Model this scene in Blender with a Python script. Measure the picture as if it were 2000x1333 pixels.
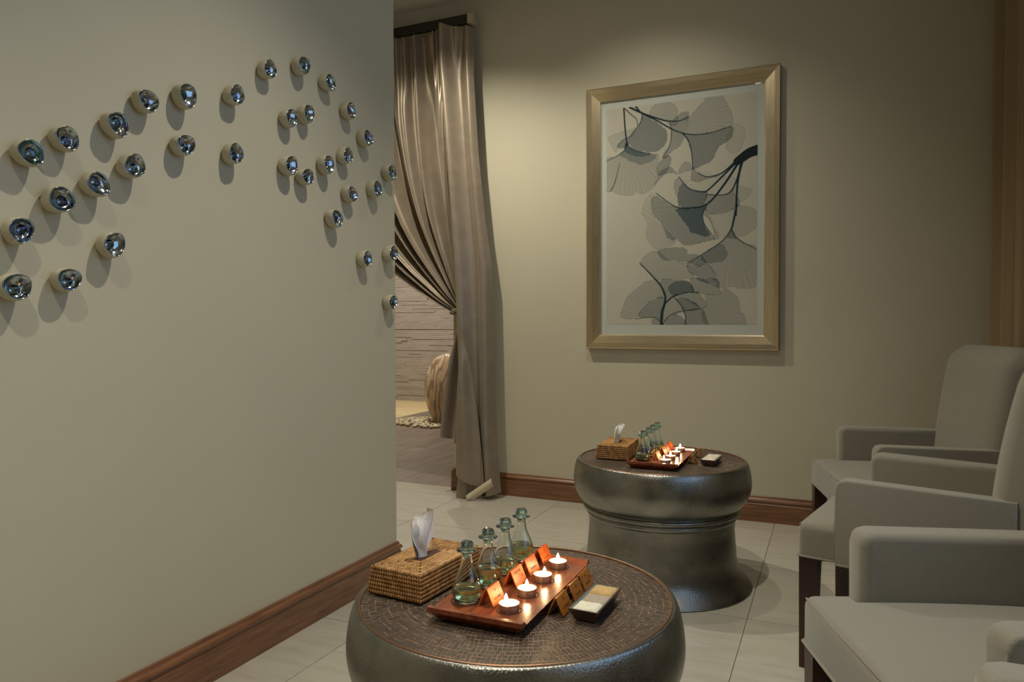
import bpy, bmesh, math, random
import numpy as np
from mathutils import Matrix, Vector

for o in list(bpy.data.objects):
    bpy.data.objects.remove(o)
scene = bpy.context.scene
COL = scene.collection
R = math.radians
rnd = random.Random(7)

# ------------------------------------------------------------------ camera
CAM_H = 1.061
YAW, PITCH, ROLL, FPX = R(24.018), R(-1.4255), R(-0.121), 1406.9
cy_, sy_ = math.cos(YAW), math.sin(YAW)
_right, _fw, _up = Vector((cy_, sy_, 0)), Vector((-sy_, cy_, 0)), Vector((0, 0, 1))
CF = _fw * math.cos(PITCH) + _up * math.sin(PITCH)
_u0 = _up * math.cos(PITCH) - _fw * math.sin(PITCH)
CR = _right * math.cos(ROLL) + _u0 * math.sin(ROLL)
CU = _u0 * math.cos(ROLL) - _right * math.sin(ROLL)
CPOS = Vector((0, 0, CAM_H))
cam_d = bpy.data.cameras.new('camera')
cam_d.sensor_width = 36.0
cam_d.lens = FPX / 2000.0 * 36.0
cam_d.clip_start = 0.02
cam = bpy.data.objects.new('camera', cam_d)
cam.matrix_world = Matrix(((CR.x, CU.x, -CF.x, 0), (CR.y, CU.y, -CF.y, 0), (CR.z, CU.z, -CF.z, CAM_H), (0, 0, 0, 1)))
COL.objects.link(cam)
scene.camera = cam


def pix(x, y, axis, val):
    """survey helper: where the sight line of a photo pixel meets a world plane"""
    d = CR * ((x - 1000) / FPX) - CU * ((y - 666.5) / FPX) + CF
    t = (val - CPOS[axis]) / d[axis]
    return CPOS + d * t


# ------------------------------------------------------------------ world, exposure
world = bpy.data.worlds.new('world')
scene.world = world
world.use_nodes = True
world.node_tree.nodes['Background'].inputs['Color'].default_value = (0.35, 0.52, 0.85, 1)
world.node_tree.nodes['Background'].inputs['Strength'].default_value = 1.0
scene.view_settings.view_transform = 'Standard'
scene.view_settings.look = 'None'
scene.view_settings.exposure = 0.12
scene.view_settings.gamma = 1.0
scene.view_settings.use_curve_mapping = False

# room dimensions (metres)
WX = -1.683      # left wall face
WY = 2.570       # left wall end
BY = 4.026       # back wall face
JX = -2.199      # edge of the doorway in the back wall
RX = 0.86        # right wall face
CZ = 3.07        # ceiling
REAR = -2.6
WARM = (1.0, 0.94, 0.79)
PALE = (1.0, 0.93, 0.80)

# recessed downlights: (x, y, power, spot angle, blend, colour)
DOWN = [
    (-0.587, 1.649, 118, 110, 1.0, WARM),
    (-0.587, 0.05, 112, 104, 1.0, WARM),
    (-0.587, -1.50, 60, 110, 1.0, WARM),
    (-2.05, 3.10, 105, 136, 0.8, WARM),
    (-0.95, 3.12, 34, 112, 1.0, WARM),  # invented extra light, added to brighten the back wall
    (-3.70, 6.0, 140, 130, 0.7, PALE),
    (-5.3, 7.0, 180, 130, 0.7, PALE),
]


# ------------------------------------------------------------------ mesh helpers
class MB:
    def __init__(self):
        self.v, self.f, self.m = [], [], []

    def box(self, x0, x1, y0, y1, z0, z1, m=0):
        b = len(self.v)
        self.v += [(x0, y0, z0), (x1, y0, z0), (x1, y1, z0), (x0, y1, z0), (x0, y0, z1), (x1, y0, z1), (x1, y1, z1), (x0, y1, z1)]
        for q in ((3, 2, 1, 0), (4, 5, 6, 7), (0, 1, 5, 4), (1, 2, 6, 5), (2, 3, 7, 6), (3, 0, 4, 7)):
            self.f.append(tuple(b + i for i in q)); self.m.append(m)
        return self

    def lathe(self, prof, n=32, m=0, centre=(0, 0, 0), axis='z', wob=None):
        b = len(self.v)
        rings = []
        for k, (r, z) in enumerate(prof):
            if r < 1e-6:
                rings.append([len(self.v)])
                self.v.append(self._ax(0, 0, z, centre, axis))
            else:
                ring = []
                for i in range(n):
                    a = 2 * math.pi * i / n
                    rr = r * (wob(a, k) if wob else 1)
                    ring.append(len(self.v))
                    self.v.append(self._ax(rr * math.cos(a), rr * math.sin(a), z, centre, axis))
                rings.append(ring)
        for a, c in zip(rings, rings[1:]):
            for i in range(n):
                j = (i + 1) % n
                if len(a) == 1 and len(c) == 1: continue
                if len(a) == 1: q = (a[0], c[j], c[i])
                elif len(c) == 1: q = (a[i], a[j], c[0])
                else: q = (a[i], a[j], c[j], c[i])
                self.f.append(q); self.m.append(m)
        return self

    @staticmethod
    def _ax(x, y, z, c, axis):
        if axis == 'x': return (c[0] + z, c[1] + x, c[2] + y)
        return (c[0] + x, c[1] + y, c[2] + z)

    def tube(self, pts, r, n=8, m=0, closed=False):
        P = [Vector(p) for p in pts]; L = len(P); rings = []
        for k in range(L):
            if closed: t = P[(k + 1) % L] - P[k - 1]
            else: t = P[min(k + 1, L - 1)] - P[max(k - 1, 0)]
            if t.length < 1e-9: t = Vector((0, 0, 1))
            t.normalize()
            a = t.cross(Vector((0, 0, 1)))
            if a.length < 0.1: a = t.cross(Vector((1, 0, 0)))
            a.normalize(); bb = t.cross(a)
            rr = r[k] if isinstance(r, (list, tuple)) else r
            ring = []
            for i in range(n):
                w = 2 * math.pi * i / n
                ring.append(len(self.v)); self.v.append(tuple(P[k] + (a * math.cos(w) + bb * math.sin(w)) * rr))
            rings.append(ring)
        seq = list(zip(rings, rings[1:])) + ([(rings[-1], rings[0])] if closed else [])
        for a, c in seq:
            for i in range(n):
                j = (i + 1) % n
                self.f.append((a[i], c[i], c[j], a[j])); self.m.append(m)
        if not closed:
            self.f.append(tuple(rings[0])); self.m.append(m)
            self.f.append(tuple(reversed(rings[-1]))); self.m.append(m)
        return self

    def grid(self, fn, nu, nv, m=0):
        b = len(self.v)
        for j in range(nv + 1):
            for i in range(nu + 1):
                self.v.append(tuple(fn(i / nu, j / nv)))
        for j in range(nv):
            for i in range(nu):
                a = b + j * (nu + 1) + i
                self.f.append((a, a + 1, a + nu + 2, a + nu + 1)); self.m.append(m)
        return self

    def prism(self, poly, z0, z1, m=0):
        """poly: counter-clockwise xy outline"""
        b = len(self.v); n = len(poly)
        self.v += [(x, y, z0) for x, y in poly] + [(x, y, z1) for x, y in poly]
        self.f.append(tuple(b + i for i in reversed(range(n)))); self.m.append(m)
        self.f.append(tuple(b + n + i for i in range(n))); self.m.append(m)
        for i in range(n):
            j = (i + 1) % n
            self.f.append((b + i, b + j, b + n + j, b + n + i)); self.m.append(m)
        return self

    def xf(self, M):
        self.v = [tuple(M @ Vector(p)) for p in self.v]
        return self

    def mesh(self, name, mats, smooth=None, bevel=0, seg=2, fix=False):
        me = bpy.data.meshes.new(name)
        me.from_pydata(self.v, [], self.f)
        if not isinstance(mats, (list, tuple)): mats = [mats]
        for mt in mats: me.materials.append(mt)
        if len(mats) > 1:
            me.polygons.foreach_set('material_index', self.m)
        if bevel or fix:
            bm = bmesh.new(); bm.from_mesh(me)
            if bevel:
                bmesh.ops.bevel(bm, geom=[e for e in bm.edges], offset=bevel, segments=seg, profile=0.5, affect='EDGES', clamp_overlap=True)
            bmesh.ops.recalc_face_normals(bm, faces=bm.faces)
            bm.to_mesh(me); bm.free()
        if smooth is not None:
            me.polygons.foreach_set('use_smooth', [True] * len(me.polygons))
            if smooth < 180: me.set_sharp_from_angle(angle=R(smooth))
        me.update()
        return me


def spline(P, n):
    out = []
    for i in range(len(P) - 1):
        a, b, c, e = [Vector(P[max(0, min(len(P) - 1, k))]) for k in (i - 1, i, i + 1, i + 2)]
        for t in [q / n for q in range(n)]:
            out.append(tuple(0.5 * (2 * b + (c - a) * t + (2 * a - 5 * b + 4 * c - e) * t * t + (3 * b - a - 3 * c + e) * t ** 3)))
    return out + [P[-1]]


def link(name, data, parent=None, loc=None, rot=None):
    o = bpy.data.objects.new(name, data)
    COL.objects.link(o)
    if parent is not None: o.parent = parent
    if loc is not None: o.location = loc
    if rot is not None: o.rotation_euler = rot
    return o


def tag(o, label, cat, group=None):
    o['label'] = label; o['category'] = cat
    if group: o['group'] = group
    return o


def thing(name, label, cat, loc=(0, 0, 0), rotz=0, group=None):
    o = link(name, None, None, loc, (0, 0, rotz))
    return tag(o, label, cat, group)


def struct(o):
    o['kind'] = 'structure'
    return o


# ------------------------------------------------------------------ materials
def srgb(r, g, b):
    def c(u):
        u /= 255.0
        return u / 12.92 if u <= 0.04045 else ((u + 0.055) / 1.055) ** 2.4
    return (c(r), c(g), c(b), 1.0)


class Mat:
    def __init__(self, name, col=(0.5, 0.5, 0.5, 1), rough=0.5, metal=0.0, **kw):
        self.m = bpy.data.materials.new(name); self.m.use_nodes = True
        self.t = self.m.node_tree; self.n = self.t.nodes
        self.b = self.n['Principled BSDF']
        self.set('Base Color', col if len(col) == 4 else (*col, 1)); self.set('Roughness', rough); self.set('Metallic', metal)
        for k, v in kw.items(): self.set(k.replace('_', ' '), v)

    def set(self, k, v): self.b.inputs[k].default_value = v

    def node(self, typ, **kw):
        n = self.n.new(typ)
        for k, v in kw.items():
            if k in n.inputs: n.inputs[k].default_value = v
            else: setattr(n, k, v)
        return n

    def l(self, a, b): self.t.links.new(a, b)

    def coords(self, scale=(1, 1, 1), kind='Object', rand=0.0):
        tc = self.node('ShaderNodeTexCoord'); mp = self.node('ShaderNodeMapping')
        mp.inputs['Scale'].default_value = scale
        if kind == 'World':
            g = self.node('ShaderNodeNewGeometry'); self.l(g.outputs['Position'], mp.inputs['Vector'])
        else:
            self.l(tc.outputs[kind], mp.inputs['Vector'])
        if rand:
            oi = self.node('ShaderNodeObjectInfo'); mu = self.node('ShaderNodeMath', operation='MULTIPLY'); mu.inputs[1].default_value = rand
            self.l(oi.outputs['Random'], mu.inputs[0]); self.l(mu.outputs[0], mp.inputs['Location'])
        return mp.outputs['Vector']

    def noise(self, vec, scale=5, detail=4, rough=0.55, dist=0.0):
        n = self.node('ShaderNodeTexNoise')
        n.inputs['Scale'].default_value = scale; n.inputs['Detail'].default_value = detail
        n.inputs['Roughness'].default_value = rough; n.inputs['Distortion'].default_value = dist
        self.l(vec, n.inputs['Vector'])
        return n.outputs['Fac']

    def ramp(self, fac, stops):
        r = self.node('ShaderNodeValToRGB'); e = r.color_ramp.elements
        while len(e) < len(stops): e.new(0.5)
        for el, (p, c) in zip(e, stops):
            el.position = p; el.color = c if len(c) == 4 else (*c, 1)
        self.l(fac, r.inputs['Fac'])
        return r.outputs['Color']

    def col(self, out): self.l(out, self.b.inputs['Base Color'])

    def bump(self, fac, strength=0.2, dist=0.002):
        b = self.node('ShaderNodeBump'); b.inputs['Strength'].default_value = strength; b.inputs['Distance'].default_value = dist
        self.l(fac, b.inputs['Height']); self.l(b.outputs['Normal'], self.b.inputs['Normal'])


def plain(name, col, rough=0.5, metal=0.0, **kw): return Mat(name, col, rough, metal, **kw).m


def m_paint(name, c1, c2):
    M = Mat(name, c1, 0.6)
    M.set('Specular IOR Level', 0.25)
    v = M.coords(kind='World')
    M.col(M.ramp(M.noise(v, 1.3, 3), [(0.3, c1), (0.7, c2)]))
    M.bump(M.noise(v, 140, 3), 0.05, 0.002)
    return M.m


def m_wood(name, c1, c2, c3, rough=0.35, axis=(1, 14, 14), scale=4, coat=0.0):
    M = Mat(name, c1, rough)
    v = M.coords(axis, rand=7.0)
    f = M.noise(v, scale, 6, 0.6, 0.4)
    M.col(M.ramp(f, [(0.25, c1), (0.5, c2), (0.78, c3)]))
    M.bump(f, 0.06, 0.001)
    M.set('Coat Weight', coat); M.set('Coat Roughness', 0.15)
    return M.m


def m_tile(name, c1, c2, c3, axis, scale, rough=0.3, rand=40):
    M = Mat(name, c1, rough)
    v = M.coords(axis, kind='Object', rand=rand)
    f = M.noise(v, scale, 6, 0.62, 0.5)
    c = M.ramp(f, [(0.28, c1), (0.5, c2), (0.75, c3)])
    oi = M.node('ShaderNodeObjectInfo')
    hv = M.node('ShaderNodeHueSaturation')
    mr = M.node('ShaderNodeMapRange'); mr.inputs['To Min'].default_value = 0.93; mr.inputs['To Max'].default_value = 1.06
    M.l(oi.outputs['Random'], mr.inputs['Value']); M.l(mr.outputs[0], hv.inputs['Value']); M.l(c, hv.inputs['Color'])
    M.col(hv.outputs['Color'])
    M.bump(f, 0.03, 0.001)
    return M.m


def m_fabric(name, c1, c2, fine=900, rough=0.9, ribs=True, sheen=0.3):
    M = Mat(name, c1, rough)
    M.set('Sheen Weight', sheen); M.set('Specular IOR Level', 0.2)
    v = M.coords((1, 1, 1))
    n1 = M.noise(v, 520, 2, 0.6)
    M.col(M.ramp(n1, [(0.3, c1), (0.7, c2)]))
    if ribs:
        v2 = M.coords((40, 40, 480))
        M.bump(M.noise(v2, 1.6, 2), 0.35, 0.0012)
    else:
        M.bump(n1, 0.25, 0.001)
    return M.m


MT = {}
MT['wall'] = m_paint('wall_paint', srgb(194, 187, 163), srgb(189, 182, 159))
MT['ceil'] = m_paint('ceiling_paint', srgb(205, 200, 184), srgb(200, 196, 180))
MT['grout'] = plain('grout', srgb(120, 110, 90), 0.9)
MT['tile'] = m_tile('travertine_tile', srgb(166, 160, 145), srgb(178, 172, 158), srgb(185, 180, 167), (1.2, 9, 1), 3.0, 0.28)
MT['plank'] = m_tile('wood_look_tile', srgb(102, 89, 79), srgb(124, 110, 98), srgb(138, 124, 112), (11, 1.0, 1), 1.6, 0.4)
MT['cream'] = m_tile('cream_strip_tile', srgb(196, 168, 118), srgb(214, 192, 146), srgb(222, 204, 164), (1.0, 12, 1), 2.0, 0.4)
MT['trim'] = m_wood('mahogany_trim', srgb(92, 58, 38), srgb(122, 82, 56), srgb(142, 98, 68), 0.3, (2, 2, 26), 3, 0.25)
MT['stone'] = m_tile('strip_stone', srgb(152, 141, 132), srgb(165, 154, 145), srgb(178, 168, 158), (2, 2, 14), 3.0, 0.8)


# ------------------------------------------------------------------ the room
def wall(name, *a):
    return struct(link(name, MB().box(*a).mesh(name, MT['wall'])))


wall('wall_left', WX - 0.15, WX, REAR, WY, 0, CZ)
wb = MB()
wb.box(JX, RX + 0.15, BY, BY + 0.14, 0, CZ)
wb.box(-3.75, JX, BY, BY + 0.14, 2.72, CZ)
struct(link('wall_back', wb.mesh('wall_back', MT['wall'])))
wall('wall_alcove_left', -3.75, -3.6, 2.0, BY + 0.14, 0, CZ)
wall('wall_alcove_near', -3.75, WX - 0.15, 1.9, 2.0, 0, CZ)
# right wall with the window opening, behind the row of chairs
WIN = (0.35, 2.25, 0.95, 2.55)
wr = MB()
wr.box(RX, RX + 0.15, REAR, WIN[0], 0, CZ); wr.box(RX, RX + 0.15, WIN[1], BY, 0, CZ)
wr.box(RX, RX + 0.15, WIN[0], WIN[1], 0, WIN[2]); wr.box(RX, RX + 0.15, WIN[0], WIN[1], WIN[3], CZ)
struct(link('wall_right', wr.mesh('wall_right', MT['wall'])))
wall('wall_rear', WX - 0.15, RX + 0.15, REAR - 0.15, REAR, 0, CZ)
struct(link('ceiling', MB().box(-7.2, RX + 0.15, REAR - 0.15, 8.6, CZ, CZ + 0.1).mesh('ceiling', MT['ceil'])))

# window frame
wf = struct(link('window_1', MB().box(RX + 0.11, RX + 0.12, WIN[0], WIN[1], WIN[2], WIN[3]).mesh('window_pane', Mat('window_glass', (1, 1, 1, 1), 0.0, 0.0, Transmission_Weight=1.0, IOR=1.01).m)))
fr = MB()
for y in (WIN[0], (WIN[0] + WIN[1]) / 2 - 0.025, WIN[1] - 0.05): fr.box(RX + 0.08, RX + 0.14, y, y + 0.05, WIN[2], WIN[3])
for z in (WIN[2], WIN[3] - 0.05): fr.box(RX + 0.081, RX + 0.139, WIN[0], WIN[1], z, z + 0.05)
link('window_frame', fr.mesh('window_frame', plain('window_frame_paint', srgb(90, 70, 50), 0.5)), wf)
# daylight entering at that window
wl = bpy.data.lights.new('window_daylight', 'AREA'); wl.shape = 'RECTANGLE'; wl.size = WIN[1] - WIN[0] - 0.1; wl.size_y = WIN[3] - WIN[2] - 0.1
wl.energy = 5; wl.color = (0.45, 0.68, 1.0)
wlo = link('window_daylight', wl, None, (RX + 0.07, (WIN[0] + WIN[1]) / 2, (WIN[2] + WIN[3]) / 2), (0, R(-90), 0))
wlo.rotation_euler = Vector((-1, 0, 0)).to_track_quat('-Z', 'Y').to_euler()
wl.size, wl.size_y = WIN[3] - WIN[2] - 0.1, WIN[1] - WIN[0] - 0.1
wlo.rotation_euler = (0, R(90), 0)

# floor: recessed grout bed with separate tiles
fl = struct(link('floor', MB().box(-3.75, RX + 0.1, REAR, BY + 0.05, -0.05, -0.003).mesh('floor_bed', MT['grout'])))
T = 0.6
tile_me = MB().box(-T / 2 + 0.0013, T / 2 - 0.0013, -T / 2 + 0.0013, T / 2 - 0.0013, -0.008, 0).mesh('tile', MT['tile'])
for i in range(-6, 3):
    for j in range(-9, 4):
        x = -0.272 + T * (i + 0.5); y = 2.675 + T * (j + 0.5)
        if x - T / 2 > RX or y + T / 2 < REAR or x + T / 2 < -3.7: continue
        if x < WX - 0.35 and y < 1.9: continue
        if y - T / 2 > BY: continue
        if y + T / 2 > BY + 0.04:
            y0, y1 = y - T / 2 + 0.0013, BY + 0.05
            c = link('tile', MB().box(-T / 2 + 0.0013, T / 2 - 0.0013, y0 - y, y1 - y, -0.008, 0).mesh('tile_cut', MT['tile']), fl, (x, y, 0))
        else:
            link('tile', tile_me, fl, (x, y, 0))

# the passage beyond the doorway
fl2 = struct(link('floor', MB().box(-7.2, RX, BY + 0.05, 8.6, -0.05, -0.003).mesh('floor_bed_passage', MT['grout'])))
PW, PL = 0.6, 0.6
pl_me = MB().box(-PW / 2 + 0.001, PW / 2 - 0.001, -PL / 2 + 0.001, PL / 2 - 0.001, -0.008, 0).mesh('plank_tile', MT['plank'])
for i in range(0, 5):
    for j in range(0, 8):
        y0 = BY + 0.05 + PL * j
        if y0 + PL > 8.7: continue
        link('plank_tile', pl_me, fl2, (-4.46 + PW * (i + 0.5), y0 + PL / 2, 0))
cr_me = MB().box(-0.598, 0.598, -0.298, 0.298, -0.008, 0).mesh('cream_tile', MT['cream'])
for i in range(0, 3):
    for j in range(0, 8):
        link('cream_tile', cr_me, fl2, (-4.46 - 1.2 * (i + 0.5), BY + 0.05 + 0.6 * j + 0.3, 0))
wall('wall_passage_right', -1.45, -1.3, BY + 0.14, 8.6, 0, CZ)
wall('wall_passage_left', -7.2, -7.05, BY, 8.6, 0, CZ)
wall('wall_passage_near', -7.05, -3.75, BY, BY + 0.14, 0, CZ)
SWY = 8.42
sw = struct(link('wall_stone', MB().box(-7.05, -1.45, SWY, SWY + 0.15, 0, CZ).mesh('wall_stone', MT['stone'])))
sb = MB(); z = 0.0
while z < CZ - 0.05:
    h = rnd.uniform(0.023, 0.031); x = -7.05 + rnd.uniform(-0.3, 0)
    while x < -2.4:
        w = rnd.uniform(0.5, 1.1); d = rnd.choice((0.006, 0.009, 0.012, 0.015)) + rnd.uniform(0, 0.003)
        sb.box(max(x, -7.04), x + w - 0.001, SWY - d, SWY, z + 0.0005, z + h - 0.001)
        x += w
    z += h
so = link('stone_strip', sb.mesh('stone_strip', MT['stone']), sw)
so['kind'] = 'stuff'

# baseboards: a board with a stepped moulding on top
BBH = 0.137
PROF = [(0, 0), (0.015, 0), (0.015, 0.094), (0.012, 0.098), (0.0125, 0.104), (0.017, 0.108), (0.019, 0.113), (0.016, 0.120), (0.009, 0.127), (0.007, 0.135), (0.005, 0.137), (0, 0.137)]


def baseboard(name, a, b, out, miter=(0, 0)):
    """a->b along the wall, out = unit vector into the room"""
    a, b, out = Vector(a), Vector(b), Vector(out); d = (b - a).normalized()
    mb = MB(); n = len(PROF)
    for p, mi in ((a, -miter[0]), (b, miter[1])):
        mb.v += [tuple(p + out * o + d * (o * mi) + Vector((0, 0, z))) for o, z in PROF]
    for i in range(n):
        j = (i + 1) % n
        mb.f.append((i, j, n + j, n + i)); mb.m.append(0)
    mb.f.append(tuple(range(n))); mb.f.append(tuple(range(n, 2 * n))); mb.m += [0, 0]
    return struct(link(name, mb.mesh(name, MT['trim'], fix=True)))


baseboard('baseboard_left', (WX, REAR, 0), (WX, WY, 0), (1, 0, 0), (0, 1))
baseboard('baseboard_left_return', (WX, WY, 0), (WX - 0.15, WY, 0), (0, 1, 0), (1, 0))
baseboard('baseboard_back', (JX, BY, 0), (RX, BY, 0), (0, -1, 0), (1, 0))
baseboard('baseboard_jamb', (JX, BY + 0.14, 0), (JX, BY, 0), (-1, 0, 0), (0, 1))
baseboard('baseboard_right', (RX, REAR, 0), (RX, BY, 0), (-1, 0, 0))

# ------------------------------------------------------------------ recessed downlights
m_ring = plain('downlight_trim', srgb(225, 220, 210), 0.4)
m_lens = Mat('downlight_lens', (1, 1, 1, 1), 0.3)
m_lens.set('Emission Color', (1.0, 0.86, 0.66, 1)); m_lens.set('Emission Strength', 60.0)
ring_me = MB().lathe([(0.034, 0.004), (0.034, -0.004), (0.05, -0.006), (0.056, -0.002), (0.056, 0.004)], 32).mesh('trim_ring', m_ring, 60)
lens_me = MB().lathe([(0, 0), (0.033, 0)], 24).mesh('lens', m_lens.m)
DL_LABEL = ['recessed ceiling downlight whose reflection shows in the framed print', 'recessed ceiling downlight between the camera and the drum tables',
            'recessed ceiling downlight at the rear of the lounge', 'recessed ceiling downlight in front of the curtained doorway',
            'added unseen ceiling light brightening the back wall behind the farther drum table', 'recessed ceiling downlight over the standing stone', 'recessed ceiling downlight by the strip stone wall']
for (x, y, pw, ang, bl, colr), lab in zip(DOWN, DL_LABEL):
    t = thing('downlight', lab, 'ceiling light', (x, y, CZ), 0, 'recessed downlights')
    link('trim_ring', ring_me, t); link('lens', lens_me, t, (0, 0, -0.001))
    L = bpy.data.lights.new('downlight_beam', 'SPOT'); L.energy = pw; L.color = colr; L.spot_size = R(ang); L.spot_blend = bl; L.shadow_soft_size = 0.025
    link('downlight_beam', L, t, (0, 0, -0.03), (R(16) if abs(x + 0.95) < 1e-6 else 0, 0, 0))   # the one by the print is an added fill light, tilted at the wall

# ------------------------------------------------------------------ left curtain in the doorway
M = Mat('taupe_satin', srgb(150, 128, 100), 0.40, 0.40)
M.set('Sheen Weight', 0.15); M.set('Specular IOR Level', 0.6)
v = M.coords((1, 1, 0.4)); M.bump(M.noise(v, 90, 3), 0.10, 0.002)
M.col(M.ramp(M.noise(M.coords(), 14, 3), [(0.3, srgb(138, 124, 106)), (0.7, srgb(150, 136, 117))]))
MT['satin'] = M.m
m_rod = plain('black_rod', srgb(32, 28, 26), 0.45)
m_cap = plain('rod_end_cap', srgb(176, 164, 134), 0.5)
CYP = 3.93
rodt = thing('curtain_rod', 'black rectangular curtain rod with pale end cap above doorway', 'curtain rod', (-2.03, BY, 2.87))
rm = MB().box(-1.52, 0.0, -0.125, -0.085, -0.024, 0.028).mesh('rod', m_rod, bevel=0.003, seg=1)
rod_o = link('rod', rm, rodt, (0, 0, 0.03))
cp = MB().box(0.0, 0.045, -0.13, -0.08, -0.03, 0.031).mesh('end_cap', m_cap, bevel=0.004)
link('end_cap', cp, rod_o)
link('wall_bracket', MB().box(-0.05, -0.03, -0.086, 0.0, -0.012, 0.012).mesh('wall_bracket', m_rod), rod_o)
link('end_cap', MB().box(-1.57, -1.52, -0.13, 0.0, -0.03, 0.031).mesh('end_cap', m_cap, bevel=0.004), rod_o)

cur = thing('doorway_curtain', 'taupe satin curtain swept aside and tied back in the doorway', 'curtain', (-2.2, 3.93, 0))
COFF = Vector((-2.2, 3.93, 0))


def wpt(px, py, dy=0.0):
    """world point on the curtain's hanging plane, pushed dy into the room"""
    p = pix(px, py, 1, CYP)
    return Vector((p.x, CYP - dy, p.z))


def interp(tab, t):
    if t <= tab[0][0]: return tab[0][1]
    for (a, b), (c, d) in zip(tab, tab[1:]):
        if t <= c:
            k = (t - a) / (c - a)
            return b + (d - b) * k
    return tab[-1][1]


def smooth(a, b, x):
    t = max(0.0, min(1.0, (x - a) / (b - a))); return t * t * (3 - 2 * t)


ztop = 2.858
tie = wpt(903, 606)
NF = 7.5
fold_ph = [rnd.uniform(-0.5, 0.5) for _ in range(40)]


def gathered(u, v):
    # u: 0 = free left edge ... 1 = next to the straight panel
    xt = -3.42 + (-2.19 + 3.42) * u
    p0 = Vector((xt, 0, ztop))
    sag = 1 - u
    p1 = Vector((xt + 0.04, 0, ztop - 0.95 - 0.1 * sag))
    p2 = Vector((xt + (tie.x - xt) * (0.35 + 0.36 * sag), 0, tie.z + 0.62 - 0.44 * sag))
    p3 = Vector((tie.x - 0.035 * sag, 0, tie.z + 0.035 - 0.06 * sag))
    w = 1 - v
    p = p0 * w ** 3 + p1 * (3 * w * w * v) + p2 * (3 * w * v * v) + p3 * v ** 3
    ph = u * NF * 2 * math.pi + 0.9 * math.sin(u * 23 + v * 2.0)
    k = int(u * NF) % 40
    amp = (0.042 + 0.014 * math.sin(k * 2.1)) * (0.55 + 0.75 * smooth(0.0, 0.25, v)) * (1 - 0.80 * smooth(0.5, 1.0, v))
    sharp = math.sin(ph) + 0.30 * math.sin(2 * ph + 1.0) + 0.12 * math.sin(3.3 * ph + 4 * v)
    y = CYP - 0.015 - amp * sharp - 0.05 * sag * smooth(0.3, 0.9, v) * (1 - smooth(0.9, 1, v))
    p.x += 0.012 * math.cos(ph) * (1 - smooth(0.3, 1, v))
    # gathered header
    hp = u * 2 * math.pi * 24 + 1.2 * math.sin(u * 40)
    y -= 0.016 * math.sin(hp) * (1 - smooth(0.0, 0.22, v))
    p.z += 0.008 * math.sin(hp + 0.6) * (1 - smooth(0, 0.05, v))
    p.y = y
    return p - COFF


link('gathered_panel', MB().grid(gathered, 330, 90).mesh('gathered_panel', MT['satin'], 180), cur)

edgeL = [(50, 868), (130, 869), (250, 880), (400, 892), (520, 901), (600, 905), (660, 907), (760, 911), (880, 915), (968, 918)]
edgeR = [(50, 926), (150, 927), (300, 936), (420, 948), (520, 962), (640, 965), (760, 968), (880, 973), (958, 979)]


def straight(u, v):
    py = 54 + v * (963 + 8 * (1 - u) - 54)
    px = interp(edgeL, py) * (1 - u) + interp(edgeR, py) * u
    f = 0.055 * (1 - u) ** 2 + 0.030 * math.sin(u * 2 * math.pi * 1.4 + 0.5 + 0.6 * v) * (0.5 + 0.7 * v) + 0.012 * math.sin(u * 17 + 3 * v) * (1 - smooth(0.0, 0.12, v) * 0.8)
    p = wpt(px, py, 0)
    p.y = CYP - 0.012 - f - 0.03 * v * math.sin(u * 3)
    p.z = max(p.z, 0.004 + 0.01 * u)
    return p - COFF


link('straight_panel', MB().grid(straight, 60, 110).mesh('straight_panel', MT['satin'], 180), cur)

tL = [(608, 899), (640, 903), (700, 889), (760, 880), (820, 873), (850, 871)]
tR = [(608, 908), (640, 911), (700, 925), (760, 922), (820, 912), (868, 905)]


def tail_a(u, v):
    py = 608 + v * (850 + 17 * u - 608)
    px = interp(tL, py) * (1 - u) + interp(tR, py) * u
    p = wpt(px, py)
    p.y = CYP - 0.055 - 0.028 * math.sin(u * 9 + 0.8) * smooth(0, 0.5, v) + 0.02 * u
    return p - COFF


link('curtain_tail', MB().grid(tail_a, 40, 50).mesh('curtain_tail', MT['satin'], 180), cur)
mL = [(640, 911), (700, 914), (760, 910), (830, 908), (900, 907), (925, 908)]
mR = [(640, 917), (700, 930), (760, 938), (830, 946), (900, 953), (955, 957)]


def tail_b(u, v):
    py = 640 + v * (922 + 30 * u - 640)
    px = interp(mL, py) * (1 - u) + interp(mR, py) * u
    p = wpt(px, py)
    p.y = CYP - 0.105 - 0.03 * math.sin(u * 4.5 + 0.3) * smooth(0, 0.4, v)
    return p - COFF


link('curtain_tail', MB().grid(tail_b, 40, 60).mesh('curtain_tail', MT['satin'], 180), cur)


def tail_c(u, v):
    py = 880 + v * (972 - 2 * u - 880)
    px = (914 - 9 * v) * (1 - u) + (950 + 2 * v) * u
    p = wpt(px, py)
    p.y = CYP - 0.085 - 0.02 * math.sin(u * 5 + 1)
    p.z = max(p.z, 0.004)
    return p - COFF


link('curtain_tail', MB().grid(tail_c, 24, 30).mesh('curtain_tail', MT['satin'], 180), cur)


def hem(u, v):
    a = wpt(934, 974); b = wpt(977, 944)
    p = a + (b - a) * u
    w = wpt(930, 964) - wpt(934, 974)
    p = p + Vector((w.x * v * 1.2, 0, max(w.z, 0.02) * v * 1.5))
    p.y = CYP - 0.125 + 0.035 * u - 0.012 * math.sin(v * 3)
    p.z = max(p.z, 0.004)
    return p - COFF


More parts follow.
